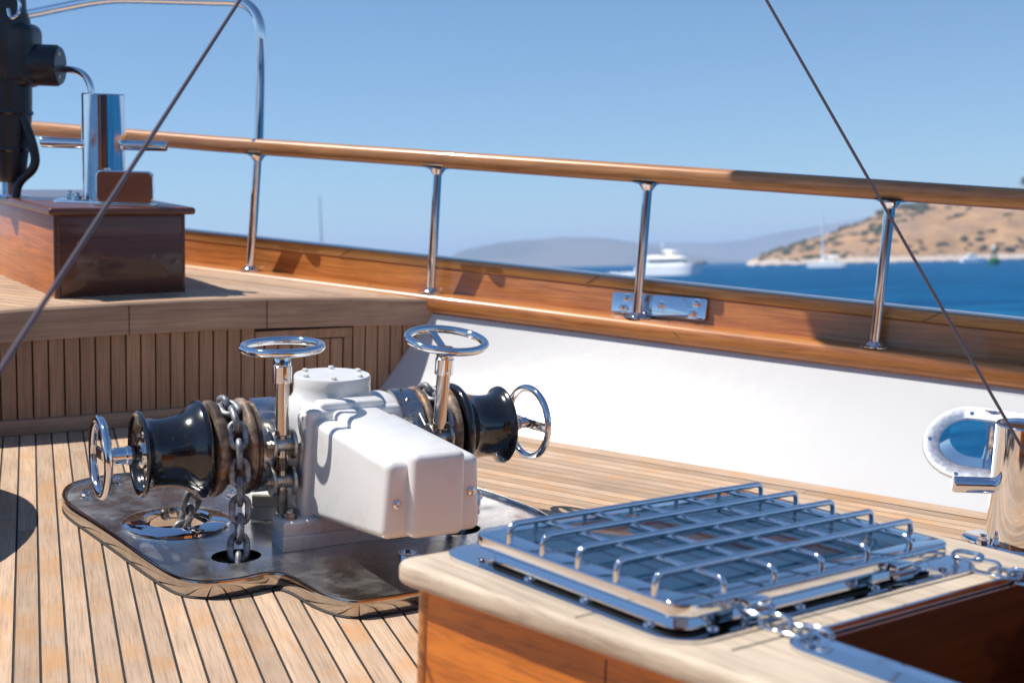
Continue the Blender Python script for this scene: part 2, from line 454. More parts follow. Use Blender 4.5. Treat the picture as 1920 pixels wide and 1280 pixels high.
# ------------------------------------------------------------------ bulwark
LW = frame(S2.x, S2.y, 0, -29.28)
def RY(X): return .006*X+.0075*X*X if X > 0 else -.012*X*X*(-1)*0+.010*X-.004*X*X
def RZ(X): return .402-.0165*X
def jointY(X): return -.247+(-.299+.247)*(X+.215)/.884 if X < .669 else -.299-.0131*(X-.669)
def path(x0, x1, n, fy=0.0, fz=0.0): return [(x0+(x1-x0)*i/n, RY(x0+(x1-x0)*i/n)+fy, RZ(x0+(x1-x0)*i/n)+fz) for i in range(n+1)]
bw = thing('bulwark', 'white bulwark with varnished wood rails along the far side of the deck', 'bulwark', LW)
# white flared panel, with a real opening for the mooring port
HX0, HX1, HS, HR = 1.957, 2.22, .455*.47, .083
def panel_pt(X, s):            # s 0..1 from deck joint up to under the lower rail
    y0, z0 = jointY(X), -.004; y1, z1 = RY(X)-.03, RZ(X)-.058
    t = s; bulge = .012*math.sin(PI*t)
    return V((X, y0+(y1-y0)*t+bulge, z0+(z1-z0)*t-bulge*.5))
SL = .455
def stad(x0, x1, sc, r, n=14):
    out = []
    for i in range(n+1): a = rad(90+180*i/n); out.append((x0+r*math.cos(a), sc+r*math.sin(a)))
    for i in range(n+1): a = rad(-90+180*i/n); out.append((x1+r*math.cos(a), sc+r*math.sin(a)))
    return out
hole = stad(HX0, HX1, .230, HR)
outer = [(x, 0) for x in [1.7, 2.5]] + [(2.5, .1), (2.5, .2), (2.5, .3), (2.5, .4), (2.5, SL)] + [(1.7, SL), (1.7, .4), (1.7, .3), (1.7, .2), (1.7, .1)]
tris = tessellate_polygon([[V((x, y, 0)) for x, y in outer], [V((x, y, 0)) for x, y in hole]])
allp = outer+hole
mb = MB()
mb.faces([panel_pt(x, s/SL) for x, s in allp], [tuple(t) for t in tris])
xs = [-.42+.106*i for i in range(21)]; xs[-1] = 1.7
vs, fs = [], []
for x in xs:
    for k in range(9): vs.append(panel_pt(x, k/8))
for i in range(len(xs)-1):
    for k in range(8): fs.append((i*9+k, (i+1)*9+k, (i+1)*9+k+1, i*9+k+1))
mb.faces(vs, fs)
mb.faces([panel_pt(2.5, 0), panel_pt(3.6, 0), panel_pt(3.6, 1), panel_pt(2.5, 1)], [(0, 1, 2, 3)])
bmesh.ops.remove_doubles(mb.bm, verts=mb.bm.verts, dist=.0008); bmesh.ops.recalc_face_normals(mb.bm, faces=mb.bm.faces)
mb.obj('white_panel', MT['bulwark_white'], bw, smooth=60)
def round_prof(y0, y1, z0, z1, r, n=4):
    out = []
    for cy, cz, a0 in ((y1-r, z1-r, 0), (y0+r, z1-r, 90), (y0+r, z0+r, 180), (y1-r, z0+r, 270)):
        for i in range(n+1): a = rad(a0+90*i/n); out.append((cy+r*math.cos(a), cz+r*math.sin(a)))
    return out
mb = MB(); mb.sweep(path(-2.6, 3.4, 40), round_prof(-.058, .06, -.068, 0, .026, 6)); mb.obj('lower_rail', MT['varnish'], bw)
mb = MB(); mb.sweep(path(-2.6, 3.4, 40), [(-.040, -.0595), (.03, -.0595), (.03, -.0645), (-.036, -.0730)]); mb.obj('rail_shade_strip', MT['rubber'], bw)  # dark strip painted in for the shade under the lower rail
mb = MB(); mb.sweep(path(-2.6, 3.4, 40), [(.044, -.004), (.062, -.004), (.078, .083), (.056, .083)]); mb.obj('inner_board', MT['varnish'], bw)
mb = MB(); mb.sweep(path(-2.6, 3.4, 40), round_prof(.0525, .150, .0835, .123, .008)); mb.obj('cap_rail', MT['cap'], bw)
for X in (-.28, .93, 2.05):      # scarf joints
    mb = MB(); mb.tube([(X+t_*.085, RY(X+t_*.085)+y_, RZ(X+t_*.085)+z_) for t_, y_, z_ in ((0, .02, .0003), (.2, -.02, .0003), (.33, -.040, -.0022), (.45, -.0505, -.0095), (.6, -.0575, -.022), (.8, -.0582, -.038), (1, -.054, -.056))], .0011, 6); mb.obj('scarf_seam', MT['caulk'], bw)
for X in (-.45, .60, 1.75):
    mb = MB(); mb.tube([(X, RY(X)+.0523, RZ(X)+.088), (X+.05, RY(X)+.0523, RZ(X)+.119)], .0010, 6); mb.obj('scarf_seam', MT['caulk'], bw)
# backing plate with acorn nuts
nb = V((0, -1, .18)).normalized(); 
PX0, PX1 = .71, 1.055
mb = MB()
Mp = Matrix.Translation((0, 0, 0))
def plate_frame(X): return Matrix.Translation((X, RY(X)+.050, RZ(X)+.041)) @ Matrix.Rotation(rad(-1.0), 4, 'Y') @ Matrix.Rotation(rad(90-11.5), 4, 'X')
MPL = plate_frame((PX0+PX1)/2)
hw = (PX1-PX0)/2
mb.prism(rrect(-hw, -.036, hw, .036, .010), .008, .012, .001, M=MPL)
pl = mb.obj('backing_plate', MT['chrome'], bw, label='mirror polished steel plate bolted to the inner board')
for x, y in ((-hw+.055, .018), (-hw+.045, -.016), (.012, .002), (hw-.035, .018), (hw-.045, -.016)):
    mb = MB(); mb.nut((0, 0, 0), .0115); mb.obj('nut', MT['chrome'], pl, MPL @ Matrix.Translation((x, y, .012)))
# mooring port: flange ring, liner, screws, roller
def ring_loft(mb, A, Bp, fz):
    n = len(A); vs = [fz(*a) for a in A]+[fz(*c) for c in Bp]
    mb.faces(vs, [(i, (i+1) % n, n+(i+1) % n, n+i) for i in range(n)])
def on_panel(x, s, h=0.0):
    P = panel_pt(x, s/SL); nrm = V((0, -.79, .61)); return P+nrm*h
A = stad(HX0, HX1, .230, .130); A2 = stad(HX0, HX1, .230, .126); Bq = stad(HX0, HX1, .230, HR+.003); C2 = stad(HX0, HX1, .230, HR-.002)
mb = MB(); ring_loft(mb, A, A2, lambda x, s: on_panel(x, s, .001 if (x, s) in A else .007)); ring_loft(mb, A2, Bq, lambda x, s: on_panel(x, s, .007)); ring_loft(mb, Bq, C2, lambda x, s: on_panel(x, s, .007 if (x, s) in Bq else .004))
bmesh.ops.remove_doubles(mb.bm, verts=mb.bm.verts, dist=.0003); bmesh.ops.recalc_face_normals(mb.bm, faces=mb.bm.faces)
port = mb.obj('mooring_port', MT['rough_steel'], bw, label='oval mooring port with a scuffed steel flange')
mb = MB(); ring_loft(mb, C2, [(x, s) for x, s in C2], None) if False else None
nn = len(C2); vs = [on_panel(x, s, .004) for x, s in C2]+[on_panel(x, s, 0)+V((0, .13, .0)) for x, s in C2]
mb.faces(vs, [(i, (i+1) % nn, nn+(i+1) % nn, nn+i) for i in range(nn)]); mb.obj('liner', MT['chrome'], port)
for x, s in ((HX0-.108, .222), (HX0-.01, .331), (HX1-.02, .331), (HX0-.012, .114), (HX0-.08, .27)):
    mb = MB(); mb.lathe([(.0065, 0), (.0062, .0015), (.003, .0018), (.0028, .0004), (0, .0004)], seg=14)
    if (x, s) != (HX0-.08, .27): mb.obj('screw', MT['chrome'], port, Matrix.Translation(on_panel(x, s, .0072)) @ V((0, 0, 1)).rotation_difference(V((0, -.79, .61))).to_matrix().to_4x4())
mb = MB(); mb.lathe([(.034, -.09), (.020, -.05), (.014, 0), (.020, .05), (.034, .09)], Matrix.Translation(on_panel(HX0+.045, .230, 0)+V((0, .10, .0)))); mb.obj('roller', MT['chrome'], port)

# ------------------------------------------------------------------ guard rail
gr = thing('guardrail', 'long varnished wooden handrail on polished stanchions above the bulwark', 'railing', LW)
def HZ(X): return RZ(X)+.486+.0002*X
hp = [(x, RY(x)+.0, .887-.0175*x) for x in [-3.2+.22*i for i in range(31)]]
hp = [(x, y, z+(.012 if x < -1 else 0)*abs(x+1)) for x, y, z in hp]
prof = [(.042*math.cos(a), .0335*math.sin(a)) for a in [2*PI*i/20 for i in range(20)]]
prof = [(max(-.038, min(.038, c)), max(-.031, min(.031, u*1.05))) for c, u in prof]
mb = MB(); mb.sweep(hp, prof); mb.obj('handrail', MT['rail'], gr)
for X in (-.842, .004, .827, 1.625, 2.42, -2.35):
    y, z0 = RY(X), RZ(X); z1 = .887-.0175*X-.030; lean = .012 if X > -.5 else .030
    mb = MB(); mb.tube([(X-.004, y, z0+.002), (X+lean, y, z1)], .0165 if X > -.5 else .0175, 24)
    st = mb.obj('stanchion', MT['chrome'], gr)
    mb = MB(); mb.lathe([(.048, 0), (.048, .003), (.030, .006), (.021, .016), (.0175, .018)], Matrix.Translation((X-.004, y, z0+.0005)))
    mb.obj('foot_flange', MT['chrome'], st)
    mb = MB(); mb.lathe([(.0175, -.024), (.021, -.018), (.03, -.006), (.052, -.002), (.052, .001)], Matrix.Translation((X+lean, y, z1)))
    mb.obj('head_flange', MT['chrome'], st)
# bow hoop rising from the second stanchion
mb = MB()
pts = fillet([(-.808, RY(-.84), .905), (-.808, 0, 1.16), (-.808, 0, 1.452), (-1.10, .0, 1.462), (-1.64, .02, 1.482), (-2.45, .08, 1.395), (-3.1, .2, 1.30)], [.05, .26, .03, .15, .05], 10)
mb.tube(pts, .0205, 20)
mb.lathe([(.034, 0), (.034, .003), (.024, .01), (.018, .012)], Matrix.Translation((-.808, RY(-.84), .9205)))
setp(mb.obj('bow_hoop', MT['chrome'], None, LW), 'tall bent stainless tube hoop rising above the wooden handrail', 'rail hoop')

# ------------------------------------------------------------------ locker on the foredeck
LL = frame(-1.492, 4.325, .375, 34.5)
lk = thing('deck_locker', 'varnished mahogany locker box standing on the raised foredeck', 'locker', LL)
mb = MB(); mb.box((0, 0, 0), (.432, .004, .302)); mb.box((0.004, .004, 0), (.428, .95, .30)); 
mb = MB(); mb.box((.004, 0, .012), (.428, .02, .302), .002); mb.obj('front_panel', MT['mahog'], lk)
mb = MB(); mb.box((0, .0205, .012), (.018, 1.0, .302), .003); mb.obj('side_panel', MT['mahog_lit'], lk)
mb = MB(); mb.box((.414, .0205, .012), (.432, 1.0, .302), .003); mb.obj('side_panel', MT['mahog_lit'], lk)
for r0, x_, y_ in ((.012, .004, .008), (.010, .427, .009)):
    mb = MB(); mb.lathe([(r0, 0), (r0, .29)], Matrix.Translation((x_, y_, .012)), 16); mb.obj('corner_post', MT['mahog'], lk)
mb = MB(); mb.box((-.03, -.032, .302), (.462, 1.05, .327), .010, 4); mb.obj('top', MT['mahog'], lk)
mb = MB(); mb.box((-.012, -.012, -.02), (.444, 1.0, .012), .002); mb.obj('plinth', MT['teak_grey_x'], lk)
LT = .375+.327
# curved pale margin plank beside the locker
# left bollard
def bollard(name, label, x, y, z, r, h, barz, bl0, bl1, rot, br, tilt=0.0):
    t = thing(name, label, 'bollard', frame(x, y, z, rot) @ Matrix.Rotation(tilt, 4, 'Y'))
    mb = MB(); mb.lathe([(r, .006), (r, h-.004), (r-.003, h), (r-.010, h), (r-.012, h-.006), (0, h-.008)], seg=48); post = mb.obj('post', MT['chrome'], t)
    for xa, xb in ((-bl0, -r+.01), (r-.01, bl1)):
        sgn = -1 if xa < 0 else 1; e0, e1 = (xb, xa) if xa < 0 else (xa, xb)
        mb = MB(); mb.tube([(e0, 0, barz), (e1-sgn*.006, 0, barz), (e1-sgn*.002, 0, barz), (e1, 0, barz)], [br, br, br*.93, br*.75], 24); mb.obj('cross_bar', MT['chrome'], t)
    return t
tb = bollard('mooring_bollard', 'polished steel bollard with a cross bar on top of the mahogany locker', -1.437, 4.66, LT, .0735, .372, .200, .215, .218, 2, .0175)
mb = MB(); mb.prism(rrect(-.16, -.085, .12, .10, .03), .0005, .008, .002); bp = mb.obj('base_plate', MT['chrome'], tb)
for x, y in ((-.132, .045), (-.075, -.062), (.02, -.08)):
    mb = MB(); mb.nut((0, 0, 0), .014); mb.obj('nut', MT['chrome'], tb, Matrix.Translation((x, y, .008)))
# polished guard plate in front of it
t = thing('steel_fairlead', 'round shouldered polished steel block reflecting dark red wood beside the bollard', 'fairlead', frame(-1.318, 4.475, LT, 4))
mb = MB(); mb.prism(rrect(-.094, -.055, .094, .055, .020), 0, .024, .004, 3, M=Matrix.Translation((0, .045, .008)) @ Matrix.Rotation(rad(90), 4, 'X') @ Matrix.Translation((0, .055, 0))); mb.obj('guard_plate', MT['chrome'], t, smooth=10)
mb = MB(); mb.box((-.096, -.001, .0005), (.096, .10, .0075), .002); mb.obj('base_plate', MT['bronze'], t)
mb = MB(); mb.tube([(-.07, .075, .055), (.085, .075, .055)], .028, 20); mb.obj('roller', MT['chrome'], t)
# thin grab hoop
mb = MB(); mb.tube(fillet([(-1.526, 4.80, LT+.0), (-1.520, 4.80, 1.155), (-1.70, 4.85, 1.16), (-2.05, 5.0, 1.12)], [.16, .1], 10), .0125, 16)
mb.lathe([(.025, 0), (.025, .004), (.016, .012)], Matrix.Translation((-1.526, 4.80, LT+.0005)))
setp(mb.obj('grab_hoop', MT['chrome'], None), 'slim bent steel grab rail just left of the tall bollard', 'grab rail')
# black deck fitting
t = thing('davit_head', 'black cast pivot fitting with a stubby round side drum and bent handle at left edge', 'deck fitting', frame(-1.808, 4.78, LT-.002, 0))
k = 4.78/4.6
mb = MB(); mb.lathe([(.062, 0), (.062, .006), (.036, .012), (.036, .055), (.0, .055)], seg=28); mb.obj('base', MT['chrome'], t)
mb = MB(); mb.lathe([(.040, .055), (.052, .075), (.066, .18), (.078, .30), (.080, .41), (.0, .412)], seg=32); mb.obj('post', MT['dull_black'], t)
mb = MB()
mb.box((-.16, -.075, .39), (.106, .075, .61), .035, 5)
mb.lathe([(.075, -.02), (.082, .0), (.088, .20), (.076, .235), (.074, .29), (.06, .36), (.0, .36)], Matrix.Translation((-.01, 0, .42)), 32)
mb.obj('body', MT['dull_black'], t)
mb = MB(); mb.lathe([(.072, 0), (.072, .085), (.064, .098), (.0, .098)], Matrix.Translation((.088, 0, .468)) @ AX, 32); mb.obj('side_drum', MT['dull_black'], t)
mb = MB(); mb.tube([(-.155, -.078, .46), (-.155, -.082, .46)], .055, 28); mb.obj('steel_disc', MT['chrome'], t)
mb = MB(); mb.tube(fillet([(.035, -.01, .42), (.050, -.03, .31), (.098, -.04, .19), (.108, -.04, .115), (.040, -.04, .055), (.030, -.04, .0)], .05, 6), .016, 14); mb.obj('handle', MT['dull_black'], t)
for h_, r0 in ((.30, .0805), (.17, .068)):
    mb = MB(); mb.lathe([(r0, h_-.008), (r0+.003, h_), (r0, h_+.008)], seg=32, cap=False); mb.obj('band', MT['black'], t)
mb = MB(); mb.lathe([(.079, .618), (.083, .622), (.083, .632), (.079, .636)], Matrix.Translation((-.01, 0, 0)), 32, cap=False); mb.obj('collar_ring', MT['black'], t)
for a_ in (0, 120, 240):
    mb = MB(); mb.lathe([(.008, 0), (.007, .004), (0, .004)], Matrix.Translation((.186, .045*math.cos(rad(a_)), .468+.045*math.sin(rad(a_)))) @ AX, 12); mb.obj('screw', MT['worn'], t)
mb = MB(); mb.tube(fillet([(.05, -.092, .70), (.085, -.10, .68), (.08, -.10, .63), (.05, -.10, .615), (.04, -.092, .65)], .02, 4), .006, 10); mb.obj('shackle', MT['chrome'], t)

# ------------------------------------------------------------------ windlass tray
CW = (-.432, 3.173); PHI = 28.6
LWS = frame(CW[0], CW[1], 0, PHI)
tray = thing('windlass_tray', 'curvy polished stainless tray set in the teak deck under the windlass', 'tray', LWS)
TP = [(-.555, .36), (-.552, .46), (-.515, .555), (-.43, .605), (-.30, .612), (-.10, .60), (.2, .60), (.28, .52), (.38, .40), (.435, .27), (.468, .14), (.500, .01), (.520, -.12), (.50, -.25), (.41, -.335),
      (.30, -.345), (.235, -.37), (.205, -.47), (.13, -.548), (0, -.556), (-.10, -.560), (-.165, -.548), (-.205, -.475), (-.228, -.36), (-.262, -.322), (-.33, -.333), (-.40, -.326), (-.448, -.275), (-.478, -.14), (-.503, .03), (-.530, .20)]
out = [tuple(p) for p in catmull([(x, y) for x, y in TP], 6)]
ZF = .033
hole1 = [(-.348+.078*math.cos(2*PI*i/32), .120+.078*math.sin(2*PI*i/32)) for i in range(32)]
hole2 = [(-.288+.056*math.cos(2*PI*i/24), -.170+.050*math.sin(2*PI*i/24)) for i in range(24)]
hole3 = [(.268+.056*math.cos(2*PI*i/24), -.170+.050*math.sin(2*PI*i/24)) for i in range(24)]
tris = tessellate_polygon([[V((*p, 0)) for p in L_] for L_ in (out, hole1, hole2, hole3)])
mb = MB(); ap = out+hole1+hole2+hole3; mb.faces([(x, y, ZF) for x, y in ap], [tuple(t_) for t_ in tris])
bmesh.ops.recalc_face_normals(mb.bm, faces=mb.bm.faces)
if sum(f.normal.z for f in mb.bm.faces) < 0: bmesh.ops.reverse_faces(mb.bm, faces=mb.bm.faces)
mb.obj('floor', MT['plate'], tray, smooth=0)
mb = MB(); n = len(out); b = bmesh.new(); rings = []
pr = [(.0, 0.0005), (.0035, .020), (.0045, .036), (.003, .0395), (-.001, .0405), (-.005, .040), (-.007, .037), (-.0075, .020)]
for i in range(n):
    a, c = V(out[i-1]), V(out[(i+1) % n]); t_ = (c-a).normalized(); o_ = V((-t_.y, t_.x))
    if i == 0: pass
    rings.append([b.verts.new((out[i][0]+o_.x*d*(-1 if False else 1), out[i][1]+o_.y*d, z)) for d, z in pr])
for i in range(n):
    A_, B_ = rings[i], rings[(i+1) % n]
    for k_ in range(len(pr)-1): b.faces.new((A_[k_], A_[k_+1], B_[k_+1], B_[k_]))
bmesh.ops.recalc_face_normals(b, faces=b.faces)
mb.merge(b); mb.obj('rim', MT['rim'], tray, smooth=28)
mb = MB(); mb.tube([(p[0], p[1], .001) for p in out], .0042, 8, True); mb.obj('sealant_bead', MT['caulk'], tray)
mb = MB(); mb.lathe([(0, .0015), (.08, .0015)], Matrix.Translation((-.348, .120, 0)), 32, cap=False); mb.obj('well_floor', MT['teak_grey_x'], tray)
for x in (-.288, .268):
    mb = MB(); mb.lathe([(0, .0012), (.060, .0012)], Matrix.Translation((x, -.17, 0)), 24, cap=False); mb.obj('hole_shade_disc', MT['dark'], tray)  # black disc stands in for the shade down the chain hole
mb = MB(); mb.lathe([(.078, .004), (.079, ZF+.010), (.083, ZF+.015), (.118, ZF+.012), (.127, ZF+.007), (.128, ZF+.001)], Matrix.Translation((-.348, .120, 0)), 48, cap=False)
mb.obj('chain_pipe_ring', MT['chrome'], tray, label='raised polished ring around the chain pipe')
for x, y in ((-.50, .43), (-.33, .54), (-.21, .50), (-.185, .47), (-.40, .54), (.30, .40), (.385, .27), (.44, .07), (.37, -.05), (.405, .16), (-.16, .30), (.30, .45)):
    mb = MB(); mb.nut((0, 0, 0), .011); mb.obj('nut', MT['chrome'], tray, Matrix.Translation((x, y, ZF)))
mb = MB(); mb.lathe([(.024, 0), (.024, .015), (.020, .015), (.020, .004), (0, .004)], Matrix.Translation((.062, -.335, ZF)), 28); mb.obj('drain_cup', MT['chrome'], tray)

# ------------------------------------------------------------------ windlass
AZ = .243
wl = thing('anchor_windlass', 'white anchor windlass with black rope drums, chain wheels and chrome handwheels', 'windlass', LWS)
ear = lambda s, z0, z1, g: None
PO = [(-.184, -.186), (-.095, -.186), (-.075, -.180), (.075, -.180), (.095, -.186), (.184, -.186), (.184, -.105), (.125, -.075), (.120, .060), (.175, .085), (.175, .155), (-.175, .155), (-.175, .085), (-.120, .060), (-.125, -.075), (-.184, -.105)]
mb = MB(); mb.prism([(x*1.0, y*1.0) for x, y in PO], ZF+.0005, .068, .006, 3); mb.prism([(x*.985, y*.985) for x, y in PO], .0685, .102, .010, 3)
mb.obj('plinth', MT['white_chipped'], wl)
for x, y in ((-.158, -.155), (.158, -.155), (-.152, .13), (.152, .13)):
    mb = MB(); mb.nut((0, 0, 0), .0125); mb.obj('bolt', MT['worn'], wl, Matrix.Translation((x, y, .102)))
mb = MB()
mb.box((-.118, -.105, .08), (.118, .112, .335), .030, 5)
mb.box((-.124, -.128, .082), (.124, -.100, .335), .006, 3)
mb.lathe([(.085, -.150), (.104, -.145), (.110, -.130), (.110, .130), (.104, .150), (.085, .158)], Matrix.Translation((0, .0, AZ)) @ AX, 48)
mb.lathe([(.135, .315), (.118, .332), (.101, .345), (.0935, .358), (.092, .378), (.0925, .398), (.090, .402), (0, .4025)], None, 56)
hs = mb.obj('housing', MT['white'], wl, smooth=40)
for i in range(6):
    a = rad(60*i+12); mb = MB(); mb.nut((0, 0, 0), .0068, dome=False, washer=False); mb.obj('bolt', MT['white'], hs, Matrix.Translation((.074*math.cos(a), .074*math.sin(a), .4015)) @ Matrix.Rotation(a, 4, 'Z'))
mb = MB(); mb.nut((0, 0, 0), .008, dome=False, washer=False); mb.obj('bolt', MT['white'], hs, Matrix.Translation((-.02, -.112, .336)))
# motor cover: tier, central bulge, back flange
mb = MB()
def sl(v):
    if v.co.z < .2: v.co.z = .098+(.170-.098)*((-v.co.y-.13)/.46)
def tier(v):
    sl(v)
    if v.co.z > .3: v.co.x *= .93
mb.box((-.112, -.590, .1), (.112, -.150, .332), .019, 5, taper=tier)
mb.box((-.060, -.618, .1), (.060, -.150, .350), .016, 5, taper=sl)
def flg(v):
    if v.co.z > .3: v.co.x *= .88
mb.box((-.132, -.158, .094), (.132, -.130, .352), .012, 4, taper=flg)
mb.box((-.085, -.152, .30), (.075, -.100, .366), .010, 4)
cv = mb.obj('motor_cover', MT['white'], wl, smooth=40)
for x, y, z in ((-.083, -.590, .243), (.086, -.590, .255)):
    mb = MB(); mb.lathe([(.0095, 0), (.0085, .004), (.004, .006), (.0035, .002), (0, .002)], seg=18); mb.obj('screw', MT['chrome'], cv, Matrix.Translation((x, y, z)) @ Matrix.Rotation(rad(90), 4, 'X'))
# side assemblies
def wheel(parent, L, R=.0865, r=.0098, dish=.028, bars=(20,), hub=(.018, .045), name='handwheel', bw_=.009):
    mb = MB(); mb.torus(R, r); w = mb.obj(name, MT['chrome'], parent, L)
    mb = MB()
    for b_ in bars:
        a = rad(b_); d = V((math.cos(a), math.sin(a), 0)); s_ = V((-d.y, d.x, 0))
        for sg in (-1, 1):
            p0 = V((0, 0, -dish))+d*sg*.010; p1 = d*sg*(R-.003)+V((0, 0, -.003)); w_ = bw_; t_ = .003
            ax = (p1-p0); Ln = ax.length; ax.normalize(); n_ = ax.cross(s_).normalized()
            M = Matrix((ax, s_, n_)).transposed().to_4x4(); M.translation = p0
            mb.box((0, -w_, -t_), (Ln, w_, t_), .001, 1, M=M)
    mb.obj('spoke', MT['chrome'], w)
    mb = MB(); mb.lathe([(hub[0], -dish-hub[1]), (hub[0], -dish+.002), (hub[0]-.003, -dish+.006), (0, -dish+.006)], seg=24); mb.obj('hub', MT['chrome'], w)
    return w
for sg, lab in ((-1, 'near'), (1, 'far')):
    T = Matrix.Translation((0, 0, AZ))
    S = T @ (AX if sg > 0 else Matrix.Rotation(rad(-90), 4, 'Y'))      # lathe z = outward distance
    # black rope drum
    mb = MB()
    prof = [(.050, .318), (.108, .318), (.114, .322), (.116, .328), (.113, .336), (.101, .348), (.090, .363), (.083, .382), (.0800, .405), (.0800, .430), (.0835, .444), (.092, .455), (.099, .460), (.100, .464), (.096, .468), (.090, .467), (.082, .460), (.077, .450), (.0755, .44)]
    mb.lathe(prof, S, 64, cap=False); dr = mb.obj('rope_drum', MT['black'], wl, smooth=50)
    mb = MB(); mb.lathe([(.0755, .438), (.0755, .4495), (.072, .4515), (.034, .4520), (.032, .4590), (.0, .4590)], S, 48, cap=False)
    face = mb.obj('drum_face', MT['chrome'], dr)
    for i in range(4):
        a = rad(45+90*i); mb = MB(); mb.nut((.052*math.cos(a), .052*math.sin(a), .4520), .0065, M=S, dome=False, washer=False)
        mb.obj('face_bolt', MT['worn'], dr)
    mb = MB(); mb.lathe([(.022, .453), (.022, .492), (.0195, .495), (.0195, .520), (0, .520)], S, 24); mb.obj('drum_shaft', MT['chrome'], dr)
    wheel(wl, S @ Matrix.Translation((0, 0, .549)) @ (Matrix.Rotation(rad(-6), 4, 'X') if sg > 0 else Matrix.Identity(4)), R=.0865 if sg < 0 else .0900, dish=.010, bars=(90 if sg < 0 else 90,), hub=(.0155, .028), bw_=.013)
    # chain wheel: two flanges with a pocketed waist
    mb = MB()
    g0 = [(.050, .216), (.108, .214), (.1135, .219), (.114, .226), (.109, .233), (.094, .241), (.080, .249), (.076, .258), (.080, .268), (.094, .276), (.106, .286), (.1125, .296), (.1125, .304), (.104, .310), (.05, .3125)]
    b = bmesh.new(); sgm = 72; rings = []
    for r_, h_ in g0:
        ring = []
        for i in range(sgm):
            a = 2*PI*i/sgm; rr = r_
            if .235 < h_ < .290: rr = r_ + (.012*math.cos(a*7))*(1-abs(h_-.26)/.03 if abs(h_-.26) < .03 else 0)
            ring.append(b.verts.new((rr*math.cos(a), rr*math.sin(a), h_)))
        rings.append(ring)
    for A_, B_ in zip(rings, rings[1:]):
        for i in range(sgm): b.faces.new((A_[i], A_[(i+1) % sgm], B_[(i+1) % sgm], B_[i]))
    bmesh.ops.recalc_face_normals(b, faces=b.faces)
    mb.merge(b, S); mb.obj('chain_wheel', MT['rust'], wl, smooth=40)
    # band brake
    mb = MB(); mb.lathe([(.098, .186), (.106, .187), (.106, .212), (.09, .2135)], S, 56, cap=False); bd = mb.obj('brake_drum', MT['rust'], wl)
    mb = MB(); mb.lathe([(.1062, .148), (.1115, .148), (.1115, .205), (.1062, .205)], S, 56, cap=False); bnd = mb.obj('brake_band', MT['band'], wl)
    for i in range(6):
        a = rad(50+25*i)*(-1 if sg > 0 else 1)+(PI/2*0); mb = MB(); mb.nut((.111*math.cos(a), .111*math.sin(a), .176), .004, M=S, axis=(math.cos(a), math.sin(a), 0), dome=False, washer=False)
        mb.obj('band_rivet', MT['worn'], bnd)
    # brake screw spindle on the camera side
    if sg < 0: base, top, hy = V((-.168, -.128, .112)), V((-.167, -.120, .474)), 0
    else: base, top, hy = V((.198, -.170, .112)), V((.210, -.192, .484)), 0
    ax = (top-base).normalized(); M = V((0, 0, 1)).rotation_difference(ax).to_matrix().to_4x4(); M.translation = base
    Ls = (top-base).length
    mb = MB(); mb.lathe([(.0105, 0), (.0105, .176), (.0125, .180), (.0162, .182), (.0162, Ls-.045)], M, 24)
    sp = mb.obj('brake_spindle', MT['bronze'], wl)
    mb = MB()
    th = [(.0135 if i % 2 == 0 else .0112, .0016*i) for i in range(34)]
    mb.lathe(th, M, 20); mb.obj('thread', MT['worn'], sp); mb = MB(); mb.lathe([(r_-.001, h_+.098) for r_, h_ in th[:20]], M, 20); mb.obj('thread', MT['worn'], sp)
    mb = MB(); mb.lathe([(.022, Ls-.060), (.0225, Ls-.022), (.0205, Ls-.020), (.0205, Ls-.002), (.0170, Ls+.006), (0, Ls+.006)], M, 24); mb.lathe([(.0055, 0), (.005, .003), (0, .003)], M @ Matrix.Translation((0, -.022, Ls-.052)) @ Matrix.Rotation(rad(90), 4, 'X'), 12)
    mb.obj('collar', MT['chrome'], sp)
    for zc, tilt in ((.158, 0), (.073, 0)):
        cpos = M @ V((0, 0, zc))
        X_ = AX
        mb = MB(); Mt = Matrix.Translation(cpos) @ AX
        mb.lathe([(.017, -.020), (.017, .020)], Mt, 24)
        lug = mb.obj('trunnion', MT['worn'], wl)
        for s2 in (-1, 1):
            mb = MB(); mb.lathe([(.033, -.004), (.035, -.002), (.035, .002), (.033, .004)], Matrix.Translation(cpos+V((s2*.024, 0, 0))) @ AX, 28)
            mb.nut((0, 0, .004), .008, M=Matrix.Translation(cpos+V((s2*.024, 0, 0))) @ (AX if s2 > 0 else Matrix.Rotation(rad(-90), 4, 'Y')), dome=False)
            a_ = math.atan2(AZ-cpos.z, -cpos.y)
            mb.box((-.0035, 0, -.014), (.0035, .075, .014), .002, 1, M=Matrix.Translation(cpos+V((s2*.024, 0, 0))) @ Matrix.Rotation(.55 if zc > .1 else -.2, 4, 'X'))
            mb.obj('lug', MT['worn'], lug)
    tl = (.035 if sg < 0 else .17)
    WM = Matrix.Translation(M @ V((0, 0, Ls+.022))) @ (Matrix.Rotation(rad(-1.8), 4, 'Y') if sg < 0 else Matrix.Rotation(rad(-PHI), 4, 'Z') @ Matrix.Rotation(rad(5), 4, 'Y') @ Matrix.Rotation(rad(7), 4, 'X') @ Matrix.Rotation(rad(PHI), 4, 'Z'))
    wheel(wl, WM, R=.0885 if sg < 0 else .0915, dish=.024, bars=(-PHI+8,) if sg < 0 else (-PHI-62,), hub=(.017, .012))
